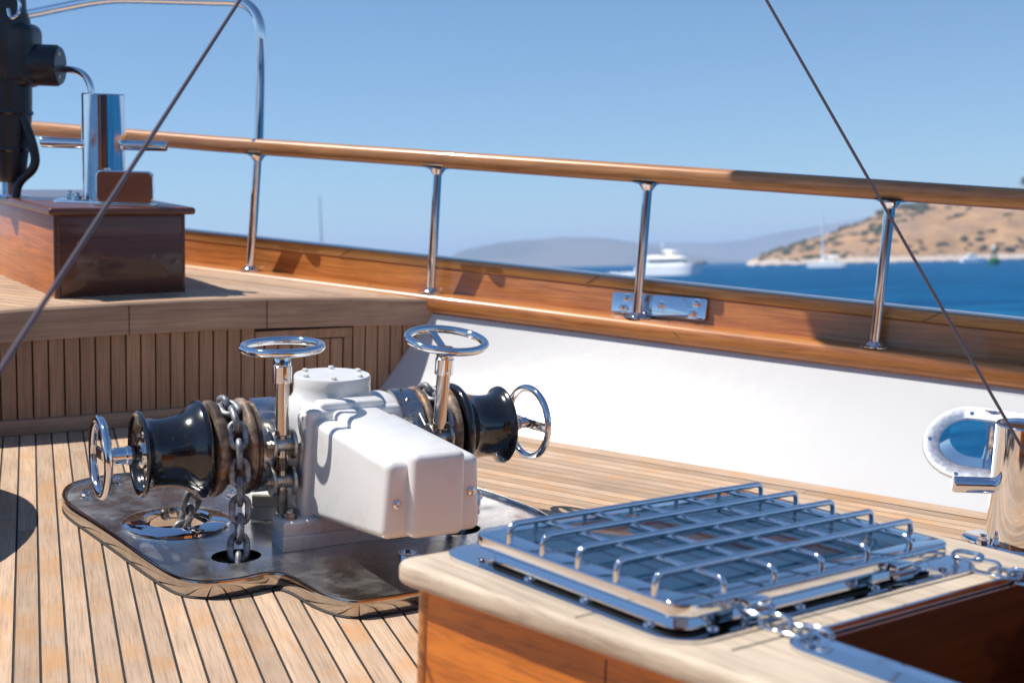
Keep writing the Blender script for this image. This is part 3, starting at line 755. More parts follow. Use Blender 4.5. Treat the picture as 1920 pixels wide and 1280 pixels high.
# clevis block with grey bar near the plinth
# ------------------------------------------------------------------ chains
def link_mesh_data():
    rc, hs_, w = .0182, .0108, .0078; pts = []
    for i in range(9): a = rad(-90+180*i/8); pts.append((hs_+rc*math.cos(a), rc*math.sin(a), 0))
    for i in range(9): a = rad(90+180*i/8); pts.append((-hs_+rc*math.cos(a), rc*math.sin(a), 0))
    mb = MB(); mb.tube(pts, w, 12, True); return mb.mesh('link', MT['chain'], 60)
LINK = link_mesh_data()
def chain(label, pts, twist=0.0, skip=0):
    t = thing('anchor_chain', label, 'chain', LWS @ Matrix.Translation(pts[0]), group='galvanised anchor chains on the windlass')
    pts = [V(p) for p in pts]; acc = [0]
    for a, c in zip(pts, pts[1:]): acc.append(acc[-1]+(c-a).length)
    s, i, pitch = .01, 0, .0425
    while s < acc[-1]:
        k = max(j for j in range(len(acc)) if acc[j] <= s); k = min(k, len(pts)-2)
        f = (s-acc[k])/(acc[k+1]-acc[k]); P = pts[k].lerp(pts[k+1], f); T_ = (pts[k+1]-pts[k]).normalized()
        S_ = V((1, 0, 0)); S_ = (S_-T_*S_.dot(T_)).normalized(); U_ = T_.cross(S_)
        a = twist+(PI/2 if i % 2 else 0)+random.uniform(-.12, .12)
        A_ = S_*math.cos(a)+U_*math.sin(a); B_ = T_.cross(A_)
        M = Matrix((T_, A_, B_)).transposed().to_4x4(); M.translation = P-pts[0]
        link_mesh('link', LINK, t, M)
        s += pitch; i += 1
    return t
def cpath(sx, top0=175, full=True):
    X = sx*.260; pts = []
    if full:
        pts += [(sx*.345, .115, .0), (sx*.31, .108, .10), (X, .098, .20)]
    for a in range(170, -1, -10):
        pts.append((X, .098*math.cos(rad(a)) * -1, AZ+.098*math.sin(rad(a))))
    pts += [(X, -.105, .20), (sx*.264, -.12, .12), (sx*.275, -.145, .05), (sx*.283, -.165, .004)]
    return pts
chain('galvanised chain over the left chain wheel, dropping into the hole in the tray', cpath(-1), .15)
chain('galvanised chain over the far right chain wheel, mostly hidden behind the white housing', cpath(1), .3)

# ------------------------------------------------------------------ foreground cabinet
EX = V((.778, .628, -.031)).normalized(); EZ = V((0, .05, .999)).normalized(); EY = EZ.cross(EX).normalized(); EX = EY.cross(EZ)
LC = Matrix((EX, EY, EZ)).transposed().to_4x4(); LC.translation = V((-.056, 1.944, .36))   # origin: left corner of the lid, on the teak top
cab = thing('hatch_cabinet', 'varnished wooden cabinet with pale scrubbed teak top in the foreground', 'cabinet', LC)
TX0, TX1, TY0, TY1 = -.078, .775, -1.25, .045
H2 = (.135, -1.10, .70, -.535)     # open hatch well x0,y0,x1,y1
TL0, TL1 = -.106, .036                 # the left side tapers slightly
def round_poly(P, r, n=6):
    out = []
    for i in range(len(P)):
        a, b, c = V(P[i-1]), V(P[i]), V(P[(i+1) % len(P)]); d1 = (a-b).normalized(); d2 = (c-b).normalized()
        for j in range(n+1):
            t = j/n; q = (b+d1*r)*(1-t)**2+b*2*t*(1-t)+(b+d2*r)*t*t; out.append((q.x, q.y))
    return out
topo = round_poly([(TX1, TY1), (TL0, TY1+.008), (TL1, TY0), (TX1, TY0)], .04); h2 = rrect(*H2, .03, 4)
h1 = rrect(.05, -.40, .55, -.045, .02, 3)
def plate_with_holes(mb, outl, holes, z0, z1, rnd=.0):
    tr = tessellate_polygon([[V((*p, 0)) for p in L_] for L_ in [outl]+holes]); ap = outl+[p for h in holes for p in h]; n = len(ap)
    vs = [(x, y, z1) for x, y in ap]+[(x, y, z0) for x, y in ap]
    fs = [tuple(t_) for t_ in tr]+[tuple(n+i for i in t_) for t_ in tr]
    o = 0
    for L_ in [outl]+holes:
        m = len(L_)
        for i in range(m): fs.append((o+i, o+(i+1) % m, n+o+(i+1) % m, n+o+i))
        o += m
    b = bmesh.new(); vv = [b.verts.new(v) for v in vs]
    for f in fs: b.faces.new([vv[i] for i in f])
    bmesh.ops.recalc_face_normals(b, faces=b.faces)
    if rnd:
        oe = []
        for e in b.edges:
            if len(e.link_faces) == 2 and e.calc_face_angle(0) > .9 and e.verts[0].index < 0: pass
        m = len(outl); ss = set(vv[:m]) | set(vv[n:n+m])
        oe = [e for e in b.edges if e.verts[0] in ss and e.verts[1] in ss and len(e.link_faces) == 2 and e.calc_face_angle(0) > 1.2 and abs(e.verts[0].co.z-e.verts[1].co.z) < 1e-4]
        bmesh.ops.bevel(b, geom=oe, offset=rnd, segments=4, profile=.5, affect='EDGES')
    mb.merge(b)
mb = MB(); plate_with_holes(mb, topo, [h2, h1], -.036, 0, .012); mb.obj('top', MT['teak_pale'], cab, smooth=35)
jm = MB(); jm.box((TL0+.05, -.312, -.03), (-.02, -.3095, .0006)); jm.obj('seam', MT['caulk'], cab, smooth=0); jm = MB(); jm.box((.02, -.515, -.0), (.135, -.512, .0006)); jm.obj('seam', MT['caulk'], cab, smooth=0)
I = .030
bx0, bx1, by0, by1 = TX0+I, TX1-I, TY0+I, TY1-I
mb = MB(); la, lb_ = TL0+I, TL1+I; mb.prism([(la, by1), (lb_, by0), (lb_+.018, by0), (la+.018, by1)], -.36, -.037); mb.obj('side_panel', MT['cabinet'], cab, smooth=0)
bx0 = la
for nm, lo, hi, m_ in (('back_panel', (bx0+.019, by1-.018, -.36), (bx1-.019, by1, -.037), MT['cabinet']),
                       ('side_panel', (bx1-.018, by0, -.36), (bx1, by1, -.037), MT['cabinet']), ('front_panel', (bx0+.019, by0, -.36), (bx1-.019, by0+.018, -.037), MT['cabinet'])):
    mb = MB(); mb.box(lo, hi, .002, 1); mb.obj(nm, m_, cab)
ex_ = la+(lb_-la)*(by1+.349)/(by1-by0); jm = MB(); jm.box((ex_-.0008, -.350, -.34), (ex_+.001, -.348, -.05)); jm.obj('seam', MT['caulk'], cab, smooth=0)
mb = MB(); mb.lathe([(.012, -.355), (.012, -.037)], Matrix.Translation((la+.008, by1-.008, 0)), 16); mb.obj('corner_post', MT['varnish'], cab)
# open well lining
x0, y0, x1, y1 = H2
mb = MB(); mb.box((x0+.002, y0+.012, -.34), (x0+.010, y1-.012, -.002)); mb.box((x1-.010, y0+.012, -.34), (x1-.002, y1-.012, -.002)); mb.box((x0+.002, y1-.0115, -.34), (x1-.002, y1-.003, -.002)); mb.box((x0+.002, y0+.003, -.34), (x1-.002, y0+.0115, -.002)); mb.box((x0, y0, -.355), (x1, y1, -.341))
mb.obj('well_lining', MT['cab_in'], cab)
# hatch frame + lid
def hatch_frame(parent, X0, Y0, X1, Y1, fl=.05, ft=None, ch=.022):
    ft = fl if ft is None else ft
    mb = MB(); o = rrect(X0-fl, Y0-fl, X1+fl, Y1+ft, .055 if ft == fl else .045, 6); i_ = rrect(X0, Y0, X1, Y1, .025, 6)
    plate_with_holes(mb, o, [i_], .0006, .005, 0); fr = mb.obj('flange', MT['chrome'], parent, smooth=35)
    mb = MB(); ou = rrect(X0-.006, Y0-.006, X1+.006, Y1+.006, .03, 6); iu = rrect(X0, Y0, X1, Y1, .025, 6)
    plate_with_holes(mb, ou, [iu], .005, ch, 0); mb.obj('coaming', MT['chrome'], fr, smooth=35)
    xs_ = [X0+(X1-X0)*t_ for t_ in (.04, .35, .65, .96)]; ys_ = [Y0+(Y1-Y0)*t_ for t_ in (.05, .36, .66, .95)]
    for x in xs_:
        for y in ((Y0-fl*.58, Y1+fl*.58) if ft == fl else (Y0-fl*.58,)):
            mb = MB(); mb.lathe([(.0078, 0), (.0074, .0025), (.004, .0042), (0, .0045)], seg=16); mb.obj('screw', MT['chrome'], fr, Matrix.Translation((x, y, .005)))
    for y in ys_:
        for x in (X0-fl*.58, X1+fl*.58):
            mb = MB(); mb.lathe([(.0078, 0), (.0074, .0025), (.004, .0042), (0, .0045)], seg=16); mb.obj('screw', MT['chrome'], fr, Matrix.Translation((x, y, .005)))
    return fr
ht = thing('deck_hatch', 'closed glass deck hatch in a polished frame with a raised grid of guard bars', 'hatch', LC)
hatch_frame(ht, .030, -.416, .585, -.020, .062)
lx0, ly0, lx1, ly1 = 0.0, -.446, .602, 0.0
mb = MB(); plate_with_holes(mb, rrect(lx0, ly0, lx1, ly1, .035, 7), [rrect(lx0+.038, ly0+.038, lx1-.038, ly1-.038, .02, 5)], .020, .041, .0035)
lid = mb.obj('lid', MT['chrome'], ht, smooth=35, label='polished steel lid frame with rounded corners')
mb = MB(); mb.prism(rrect(lx0+.0375, ly0+.0375, lx1-.0375, ly1-.0375, .02, 5), .030, .0385); mb.obj('glass', MT['glass'], lid)
mb = MB(); mb.prism(rrect(lx0+.018, ly0+.018, lx1-.018, ly1-.018, .03, 6), .0165, .0199, bottom=False); mb.obj('gasket', MT['rubber'], lid)
BZ = .069; r_ = .0048
for y in (-.092, -.168, -.244, -.320, -.392):
    mb = MB(); mb.tube(fillet([(.006, y, .0405), (.006, y, BZ), (.560, y, BZ), (.560, y, .0405)], .016, 5), r_, 12); mb.obj('guard_bar', MT['bar'], lid)
for x in (.088, .188, .288, .392, .496):
    mb = MB(); mb.tube(fillet([(x, -.435, .0405), (x, -.435, BZ-.009), (x, -.052, BZ-.009), (x, -.052, .0405)], .014, 5), r_*.95, 12); mb.obj('cross_bar', MT['bar'], lid)
for x in (.13, .45):     # lid dogs on the near edge
    mb = MB(); mb.box((x-.02, -.464, .010), (x+.02, -.447, .034), .003, 2); mb.tube([(x-.024, -.462, .02), (x+.024, -.462, .02)], .006, 10); mb.obj('hinge', MT['chrome'], lid)
# second, open hatch
h2t = thing('open_hatch_frame', 'polished flange around the open hatch well at the bottom right corner', 'hatch frame', LC)
hatch_frame(h2t, H2[0]+.004, H2[1]+.004, H2[2]-.004, H2[3]-.004, .058, .010, .009)
mb = MB(); mb.box((0, -.02, -.014), (.010, .02, .014), .003, 2); mb.box((.010, -.012, -.006), (.028, .035, .006), .003, 2)
setp(mb.obj('latch', MT['worn'], cab, Matrix.Translation((H2[0]+.10, H2[3]-.012, -.05)) @ Matrix.Rotation(rad(-90), 4, 'Z')))
# retaining chains between hatch and teak strip
def small_link(R, hs_, w):
    pts = []
    for i in range(9): a = rad(-90+180*i/8); pts.append((hs_+R*math.cos(a), R*math.sin(a), 0))
    for i in range(9): a = rad(90+180*i/8); pts.append((-hs_+R*math.cos(a), R*math.sin(a), 0))
    mb = MB(); mb.tube(pts, w, 10, True); return mb.mesh('link', MT['chrome'], 60)
SL_ = small_link(.0105, .012, .0036)
for X, lb in ((.115, 'short chrome chain on the teak strip near the front corner of the closed hatch'), (.600, 'short chrome chain on the teak strip near the right corner of the closed hatch')):
    t = thing('hatch_chain', lb, 'chain', LC @ Matrix.Translation((X, -.455, .012)), group='short chrome chains between the hatches')
    ang = rad(-78)
    for i in range(4):
        P = V((math.cos(ang), math.sin(ang), 0))*(.012+.0285*i); P.z = (.012 if i == 0 else .0-.002*i)+.002*(i % 2)
        link_mesh('link', SL_, t, Matrix.Translation(P) @ Matrix.Rotation(ang, 4, 'Z') @ Matrix.Rotation(rad(20 if i % 2 == 0 else 78), 4, 'X'))
    mb = MB(); mb.lathe([(.010, -.012), (.010, -.008), (.004, -.004), (.004, .004)], seg=14); mb.obj('eye_bolt', MT['chrome'], t, Matrix.Translation((-.002, .004, 0)))
    mb = MB(); mb.lathe([(.010, -.012), (.010, -.008), (.004, -.004), (.004, .004)], seg=14); mb.obj('eye_bolt', MT['chrome'], t, Matrix.Translation((math.cos(ang)*.118, math.sin(ang)*.118, 0)))

# ------------------------------------------------------------------ right bollard
tb = bollard('mooring_bollard', 'tall polished steel bollard with a stubby cross bar at the right edge reflecting deck planks', 1.298, 3.27, 0, .0765, .318, .158, .175, .175, 0, .0205, .0)
mb = MB(); mb.prism(rrect(-.125, -.115, .125, .115, .08), .0005, .010, .003); mb.obj('base_plate', MT['chrome'], tb)
mb = MB(); mb.nut((0, 0, 0), .014); mb.box((-.008, -.008, 0), (.008, .008, .03), .002); mb.obj('bolt', MT['chrome'], tb, Matrix.Translation((-.098, -.03, .010)))

# ------------------------------------------------------------------ stays
def stay(label, a, b_, ext0, ext1, r):
    a, b_ = V(a), V(b_); d = (b_-a).normalized(); p0 = a-d*ext0; p1 = b_+d*ext1
    mb = MB(); mb.tube([p0-p0, p1-p0], r, 12); o = mb.obj('rigging_wire', MT['wire'], None, Matrix.Translation(p0)); setp(o, label, 'wire', 'thin rigging wires crossing the view')
stay('thick blurred dark wire slanting down to the left edge past the locker', (-.539, 2.6, 1.226), (-.585, 1.5, .708), 1.5, 1.3, .0035)
stay('thin dark wire slanting down to the right across the handrail and hillside', (.512, 2.9, 1.29), (.989, 2.5, .426), 1.5, .42, .0031)

t = thing('rail_shade_caster', 'added unseen roll hung above the view to shade the handrail', 'shade caster', LW)  # unseen caster added for the shade on the handrail
mb = MB(); mb.tube([(.15, -.46, 2.52), (.22, -.46, 2.52), (1.15, -.45, 2.50), (1.22, -.45, 2.50)], [.03, .10, .10, .03], 20); mb.obj('shade_roll', MT['white'], t)
for X in (.2, .98): mb = MB(); mb.tube([(X, -.455, 2.55), (X, -.455, 4.4)], .006, 8); mb.obj('hanger', MT['wire'], t)
# ------------------------------------------------------------------ added shadow dome at left edge and deckhouse behind the viewer
mb = MB(); mb.lathe([(.335, .0), (.345, .03), (.345, .12), (.32, .22), (.22, .29), (.08, .315), (0, .32)], None, 48)
setp(mb.obj('shadow_dome', MT['redpaint'], None, frame(-1.615, 2.99, .001) @ Matrix.Diagonal((1.02, 1.62, 1.12, 1))), 'added dark red dome outside the left edge, shaped to cast a round shadow', 'shadow caster')  # added out of view, sized for the round shadow on the deck
mb = MB(); mb.box((0, 0, 0), (.9, 1.3, .46), .03, 4); mb.box((-.02, -.02, .46), (.92, 1.32, .49), .01, 3)
setp(mb.obj('red_reflection_box', MT['redpaint'], None, frame(-2.78, 3.05, .001, 3)), 'added dark red box outside the left edge, there for its reflections', 'reflection box')  # added out of view to give the polished steel dark red reflections
pb = thing('port_bulwark', 'white bulwark and varnished rail on the near side, outside the view', 'bulwark', frame(-3.25, .6, 0, 84))
mb = MB(); mb.box((-3.5, .02, 0), (2.6, .05, .36)); mb.obj('white_panel', MT['bulwark_white'], pb)
mb = MB(); mb.box((-3.5, -.04, .36), (2.6, .09, .44), .02, 3); mb.obj('cap_rail', MT['varnish'], pb)
mb = MB(); mb.box((-3.5, -.02, .84), (2.6, .06, .90), .02, 3); mb.obj('handrail', MT['rail'], pb)
for x in (-3, -2.2, -1.4, -.6, .2, 1.0, 1.8, 2.5):
    mb = MB(); mb.tube([(x, .02, .44), (x, .02, .84)], .017, 12); mb.obj('stanchion', MT['chrome'], pb)
mb = MB(); mb.tube([(0, 0, 0), (0, 0, 7.5)], [.14, .11], 24); setp(mb.obj('mast', MT['varnish'], None, frame(-1.35, -.9, 0)), 'varnished wooden mast behind the viewer, seen only in reflections', 'mast')
dh = thing('deckhouse', 'varnished mahogany deckhouse front behind the viewer, seen only in reflections', 'deckhouse', frame(0, -1.9, 0, 10))
mb = MB(); mb.box((-3.0, -.2, 0), (3.4, 0, 1.55), .01); mb.obj('wall', MT['mahog'], dh)
mb = MB(); mb.box((-2.9, -2.4, 2.02), (2.9, .35, 2.10), .02); mb.obj('roof', MT['redpaint'], dh)
for x in (-2.0, -.95, .1, 1.15):
    mb = MB(); mb.box((x, -.01, .8), (x+.85, .012, 1.4), .01); mb.obj('window', MT['glass'], dh)
mb = MB(); mb.box((-2.5, -.2, 1.551), (2.5, -.02, 2.02), .01); mb.obj('fascia', MT['white'], dh)

# ------------------------------------------------------------------ world: sea, hills, boats
R2 = basis(3.19, -1.35)
def wdir(px, py):
    d = R2.to_3x3() @ V(((px-960)/2500, -(py-640)/2500, -1)); return d
def az(px, py=495): d = wdir(px, py); return d.x/d.y
def sea():
    m, nt, p = mat('sea_water')
    df = N(nt, 'ShaderNodeBsdfDiffuse'); gl = N(nt, 'ShaderNodeBsdfGlossy', Roughness=.25); mx = N(nt, 'ShaderNodeMixShader'); mx.inputs[0].default_value = .06
    n1 = noise_(nt, coords(nt, (.6, 1.6, 1)), .35, 6, .62, .3); n2 = noise_(nt, coords(nt, (.4, 2.6, 1)), .09, 6, .72, .3)
    c = mix(nt, (.002, .068, .19), (.014, .17, .36), ramp(nt, n2, [(.42, (0, 0, 0)), (.58, (1, 1, 1))]))
    c = mix(nt, c, (.002, .05, .15), ramp(nt, n1, [(.45, (.6, .6, .6)), (.6, (0, 0, 0))]))
    nt.links.new(c, df.inputs['Color']); nt.nodes.remove(p)
    b = N(nt, 'ShaderNodeBump', Strength=1.0, Distance=1.2); nt.links.new(n1, b.inputs['Height'])
    nt.links.new(b.outputs[0], df.inputs['Normal']); nt.links.new(b.outputs[0], gl.inputs['Normal'])
    nt.links.new(df.outputs[0], mx.inputs[1]); nt.links.new(gl.outputs[0], mx.inputs[2]); nt.links.new(mx.outputs[0], nt.nodes['Material Output'].inputs[0]); return m
SEA = sea()
mb = MB(); mb.lathe([(0, 0), (30, 0), (200, 0), (1200, 0), (5000, 0), (13800, 0)], None, 96, cap=False)
link_mesh('water', mb.mesh('water', SEA, 0), base=WORLD, label='deep blue sea with small waves reaching the horizon', kind='structure')
def hill_mat():
    m, nt, p = mat('dry_hillside'); co = coords(nt)
    n1 = noise_(nt, coords(nt, (1, 1, 2.5)), .055, 6, .68, .4); n2 = noise_(nt, co, .02, 4, .6); n3 = noise_(nt, co, .2, 4, .6)
    c = ramp(nt, n1, [(.30, (.20, .12, .06)), (.42, (.33, .19, .09)), (.55, (.45, .26, .12)), (.7, (.52, .31, .15))])
    c = mix(nt, c, (.30, .20, .13), ramp(nt, n2, [(.45, (0, 0, 0)), (.62, (.7, .7, .7))]))
    tc = N(nt, 'ShaderNodeTexCoord'); sx = N(nt, 'ShaderNodeSeparateXYZ'); nt.links.new(tc.outputs['Object'], sx.inputs[0])
    ad = N(nt, 'ShaderNodeMath', operation='ADD'); nt.links.new(sx.outputs['Z'], ad.inputs[0]); nt.links.new(mul(nt, n3, -5.0), ad.inputs[1])
    c = mix(nt, (.60, .50, .42), c, ramp(nt, mul(nt, ad.outputs[0], .25), [(.0, (0, 0, 0)), (.45, (1, 1, 1))]))
    nt.links.new(c, p.inputs['Base Color']); p.inputs['Roughness'].default_value = .9; return m
def interp(T, x):
    if x <= T[0][0]: return T[0][1]
    for (a, va), (b_, vb) in zip(T, T[1:]):
        if x <= b_: return va+(vb-va)*(x-a)/(b_-a)
    return T[-1][1]
RD = 950.0
def horizon_y(px): return 497.5-.0235*(px-1100)
sky_ = [(1405, 490.5), (1420, 484), (1450, 471), (1500, 456), (1560, 438), (1600, 423), (1640, 405), (1680, 392), (1730, 383), (1790, 374), (1860, 362), (1925, 353), (2000, 345), (2200, 330), (2600, 330)]
HT = [(az(px), max(0, (horizon_y(px)-y)/2500*RD)) for px, y in sky_]
def hill_h(a, y):
    t = (y-806)/(RD-806); H = interp(HT, a)+1.4*(interp(HT, a) > 0)
    s_ = 0 if t < 0 else (math.sin(min(1, t)*PI/2)**.9)
    nz = noise.fractal(V((a*28, y*.02, 1.3)), 1.0, 2.0, 5)
    h = H*s_*(1+.10*nz*(1-min(1, t)))+(1.5+.8*nz if t > .005 and H > 2 else -3)
    if t > 1: h = H*(1-.10*(t-1))+1.5
    return h
mb = MB(); vs, fs = [], []
NA, NR = 190, 44
a0, a1 = az(1400), az(2500)
for i in range(NA+1):
    a = a0+(a1-a0)*i/NA
    for j in range(NR+1):
        y = 797+(1190-797)*(j/NR)**1.25
        vs.append((a*y, y, hill_h(a, y)))
for i in range(NA):
    for j in range(NR): k_ = i*(NR+1)+j; fs.append((k_, k_+NR+1, k_+NR+2, k_+1))
mb.faces(vs, fs); bmesh.ops.recalc_face_normals(mb.bm, faces=mb.bm.faces)
link_mesh('hill', mb.mesh('hill', hill_mat(), 60), base=WORLD, label='dry brown headland across the bay', kind='structure')
# shrubs
def leafm(name, a, b_):
    m, nt, p = mat(name); nt.links.new(ramp(nt, noise_(nt, coords(nt), 1.2, 3), [(.35, a), (.65, b_)]), p.inputs['Base Color']); p.inputs['Roughness'].default_value = .8; return m
LEAF = leafm('scrub_leaves', (.035, .045, .018), (.085, .095, .04))
mb = MB(); rr = random.Random(12)
def clump(mb, x, y, z, s, rr):
    b = bmesh.new(); bmesh.ops.create_icosphere(b, subdivisions=2, radius=1)
    for v in b.verts: v.co *= 1+.35*noise.noise(v.co*2+V((x, y, z)))
    mb.merge(b, Matrix.Translation((x, y, z)) @ Matrix.Diagonal((s*rr.uniform(1, 1.9), s*rr.uniform(.8, 1.3), s*rr.uniform(.55, .8), 1)))
cl = [(rr.uniform(az(1420), az(2050)), rr.uniform(812, 938)) for _ in range(55)]
for i in range(300):
    ca, cy = rr.choice(cl); a = ca+rr.gauss(0, .007); y = cy+rr.gauss(0, 5)
    if i % 6 == 0: y = rr.uniform(811, 823); a = rr.uniform(az(1425), az(2050))
    if y < 810 or y > 953 or a < az(1425): continue
    clump(mb, a*y, y, hill_h(a, y)+.1, rr.uniform(.7, 2.3), rr)
for a, t_ in ((az(1690), 1.0), (az(1655), .96), (az(1776), 1.0), (az(1582), .9), (az(1725), .62), (az(1718), .7), (az(1712), .78), (az(1880), .9)):
    for k_ in range(5):
        y = 806+(RD-806)*t_+rr.gauss(0, 3); aa = a+rr.gauss(0, .0025); clump(mb, aa*y, y, hill_h(aa, y)+.6, rr.uniform(1.5, 2.9), rr)
link_mesh('hillside_scrub', mb.mesh('hillside_scrub', LEAF, 0), base=WORLD, label='dark green scrub dotted over the brown hillside', kind='stuff')
ROCK = paint('shore_rock', (.60, .52, .45), .9, dirt=(.35, .28, .22), dscale=.4)
mb = MB()
for i in range(260):
    a = rr.uniform(az(1412), az(2050)); y = 807+rr.uniform(-2, 4); s_ = rr.uniform(.5, 1.5)
    b = bmesh.new(); bmesh.ops.create_icosphere(b, subdivisions=1, radius=1)
    for v in b.verts: v.co *= rr.uniform(.7, 1.2)
    mb.merge(b, Matrix.Translation((a*y, y, .3)) @ Matrix.Diagonal((s_*1.6, s_, s_*.8, 1)))
link_mesh('shore_rocks', mb.mesh('shore_rocks', ROCK, 0), base=WORLD, label='pale rocks along the waterline of the headland', kind='stuff')
# a tree on the ridge at the right edge
a = az(1922); y = 938; z = hill_h(a, y)
tr = thing('pine_tree', 'dark green tree top showing above the handrail at the right edge', 'tree', Matrix.Translation((a*y, y, z-1)), base=WORLD)
mb = MB(); mb.tube([(0, 0, 0), (.2, 0, 2.5), (0, 0, 5.6)], [.3, .2, .12], 8); mb.obj('trunk', ROCK, tr)
mb = MB()
for i in range(26): clump(mb, rr.gauss(0, 1.2), rr.gauss(0, 1.2), 5+rr.uniform(-1.9, 3.1), rr.uniform(.55, 1.1), rr)
mb.obj('crown', LEAF, tr, smooth=0)
# far mountains
def ridge(name, T, dist, depth, label, seed):
    m, nt, p = mat(name); nt.links.new(ramp(nt, noise_(nt, coords(nt), .002, 5), [(.4, (.10, .12, .12)), (.6, (.18, .18, .17))]), p.inputs['Base Color']); p.inputs['Roughness'].default_value = .95
    TT = [(az(px), max(0, (horizon_y(px)-y_)/2500*dist)) for px, y_ in T]
    mb = MB(); vs, fs = [], []; NA, NR = 150, 8; a0, a1 = TT[0][0], TT[-1][0]
    for i in range(NA+1):
        a = a0+(a1-a0)*i/NA; H = interp(TT, a)
        for j in range(NR+1):
            t = j/NR; y = dist-depth+depth*1.4*t; s_ = math.sin(min(1, t*1.4)*PI/2) if t < .715 else 1-(t-.715)*1.5
            nz = noise.fractal(V((a*22+seed, t*2.5, 0)), 1, 2, 5)
            h = H*s_*(1+.05*nz) - (2 if j == 0 else 0)
            vs.append((a*y, y, h))
    for i in range(NA):
        for j in range(NR): k_ = i*(NR+1)+j; fs.append((k_, k_+NR+1, k_+NR+2, k_+1))
    mb.faces(vs, fs); bmesh.ops.recalc_face_normals(mb.bm, faces=mb.bm.faces)
    link_mesh(name, mb.mesh(name, m, 60), base=WORLD, label=label, kind='structure')
ridge('mountains_near', [(800, 500), (835, 487), (860, 470), (900, 460), (940, 452), (1000, 447), (1060, 444), (1130, 445), (1190, 452), (1260, 470), (1330, 482), (1400, 492)], 4500, 600, 'low hazy blue mountain on the horizon left of the motor yacht', 3)
ridge('mountains_far', [(1100, 492), (1150, 468), (1210, 455), (1270, 452), (1330, 454), (1400, 448), (1450, 438), (1520, 424), (1580, 413), (1640, 402), (1750, 385), (1900, 375), (2100, 380)], 6800, 900, 'higher hazy blue mountains behind the brown headland', 8)
BW = paint('boat_gelcoat', (.92, .92, .91), .4, .1); BG = paint('boat_window', (.02, .05, .05), .15, .3); BD = paint('boat_dark', (.03, .03, .035), .5)
FOAM = paint('wake_foam', (.8, .82, .84), .8)
def at(px, dist): return V((az(px)*dist, dist, 0))
def hull(mb, L, Bm, H, bow=.25, z0=-.3, steps=14, x0=0.0, flare=.55, sheer=.35):
    vs, fs = [], []
    for i in range(steps+1):
        t = i/steps; x = x0-L/2+L*t; w = Bm/2*(1 if t < .55 else math.sqrt(max(0.0, 1-((t-.55)/.45)**2.2)))
        h = H*(1+sheer*max(0, t-.4)); xb = x-bow*L*max(0, t-.6)*.6
        vs += [(xb, -w*flare, z0), (x, -w, h), (x, w, h), (xb, w*flare, z0)]
    for i in range(steps):
        k_ = i*4
        for j in range(4): fs.append((k_+j, k_+(j+1) % 4, k_+4+(j+1) % 4, k_+4+j))
    fs.append((0, 1, 2, 3)); fs.append(tuple(steps*4+j for j in (3, 2, 1, 0)))
    b = bmesh.new(); vv = [b.verts.new(v) for v in vs]
    for f in fs: b.faces.new([vv[i] for i in f])
    bmesh.ops.remove_doubles(b, verts=b.verts, dist=.001); bmesh.ops.recalc_face_normals(b, faces=b.faces); mb.merge(b)
def slab(mb, x0, x1, w, z0, z1, rake0=0, rake1=0, bev=.08):
    def tp(v):
        if v.co.z > (z0+z1)/2: v.co.x += (rake0 if v.co.x < (x0+x1)/2 else -rake1); v.co.y *= .80
    mb.box((x0, -w/2, z0), (x1, w/2, z1), bev, 2, taper=tp)
my = thing('motor_yacht', 'white three deck motor yacht under way, left of the headland', 'motor yacht', Matrix.Translation(at(1258, 292)) @ Matrix.Rotation(rad(-34), 4, 'Z'), base=WORLD)
mb = MB(); hull(mb, 15.8, 4.4, 1.9, flare=1.12); mb.obj('hull', BW, my)
mb = MB(); slab(mb, -6.0, 4.6, 3.9, 1.95, 3.1, .1, 1.6); slab(mb, -5.8, 3.4, 3.7, 3.45, 4.35, 1.0, 1.5); slab(mb, -1.6, 1.6, 3.0, 4.75, 5.5, .8, .9); mb.obj('superstructure', BW, my)
mb = MB(); slab(mb, -4.6, 3.1, 3.72, 3.10, 3.45, .0, .4, .02); slab(mb, -2.0, 1.2, 3.1, 4.35, 4.75, .0, .4, .02); mb.obj('window_band', BG, my)
mb = MB(); mb.tube([(-1.9, 0, 5.4), (-2.3, 0, 6.7)], [.25, .12], 8); mb.tube([(-1.0, 0, 5.4), (-2.2, 0, 6.5)], .15, 8); mb.lathe([(.0, 0), (.5, .1), (.5, .45), (0, .6)], Matrix.Translation((-1.9, 0, 6.3)), 12); mb.obj('radar_mast', BW, my)
mb = MB(); slab(mb, 6.3, 8.6, 2.4, 2.35, 2.9, .2, .8); mb.obj('bow_tender', BD, my)
mb = MB(); mb.box((-15.5, -1.6, -.05), (-7.0, 1.6, .35), .15, 2); mb.box((-11, -.9, .2), (-7.2, .9, .8), .2, 2)
for i in range(30):
    s_ = rr.uniform(.3, .8); b = bmesh.new(); bmesh.ops.create_icosphere(b, subdivisions=1, radius=s_); mb.merge(b, Matrix.Translation((rr.uniform(-16, -7), rr.uniform(-1.8, 1.8), .1)))
o = mb.obj('wake', FOAM, None, Matrix.Translation(at(1258, 292)) @ Matrix.Rotation(rad(-34), 4, 'Z'), base=WORLD); setp(o, 'white foam trailing behind the motor yacht', kind='stuff')
ct = thing('catamaran', 'white sailing catamaran at anchor in front of the headland, sails down', 'catamaran', Matrix.Translation(at(1548, 455)) @ Matrix.Rotation(rad(158), 4, 'Z'), base=WORLD)
mb = MB()
for sy in (-3.0, 3.0):
    b = MB(); hull(b, 12.5, 1.7, 1.55, sheer=.1, flare=1.2); m_ = b.bm; mm = bpy.data.meshes.new('t'); m_.to_mesh(mm); m_.free(); bb_ = bmesh.new(); bb_.from_mesh(mm); mb.merge(bb_, Matrix.Translation((0, sy, 0)))
mb.obj('hull', BW, ct)
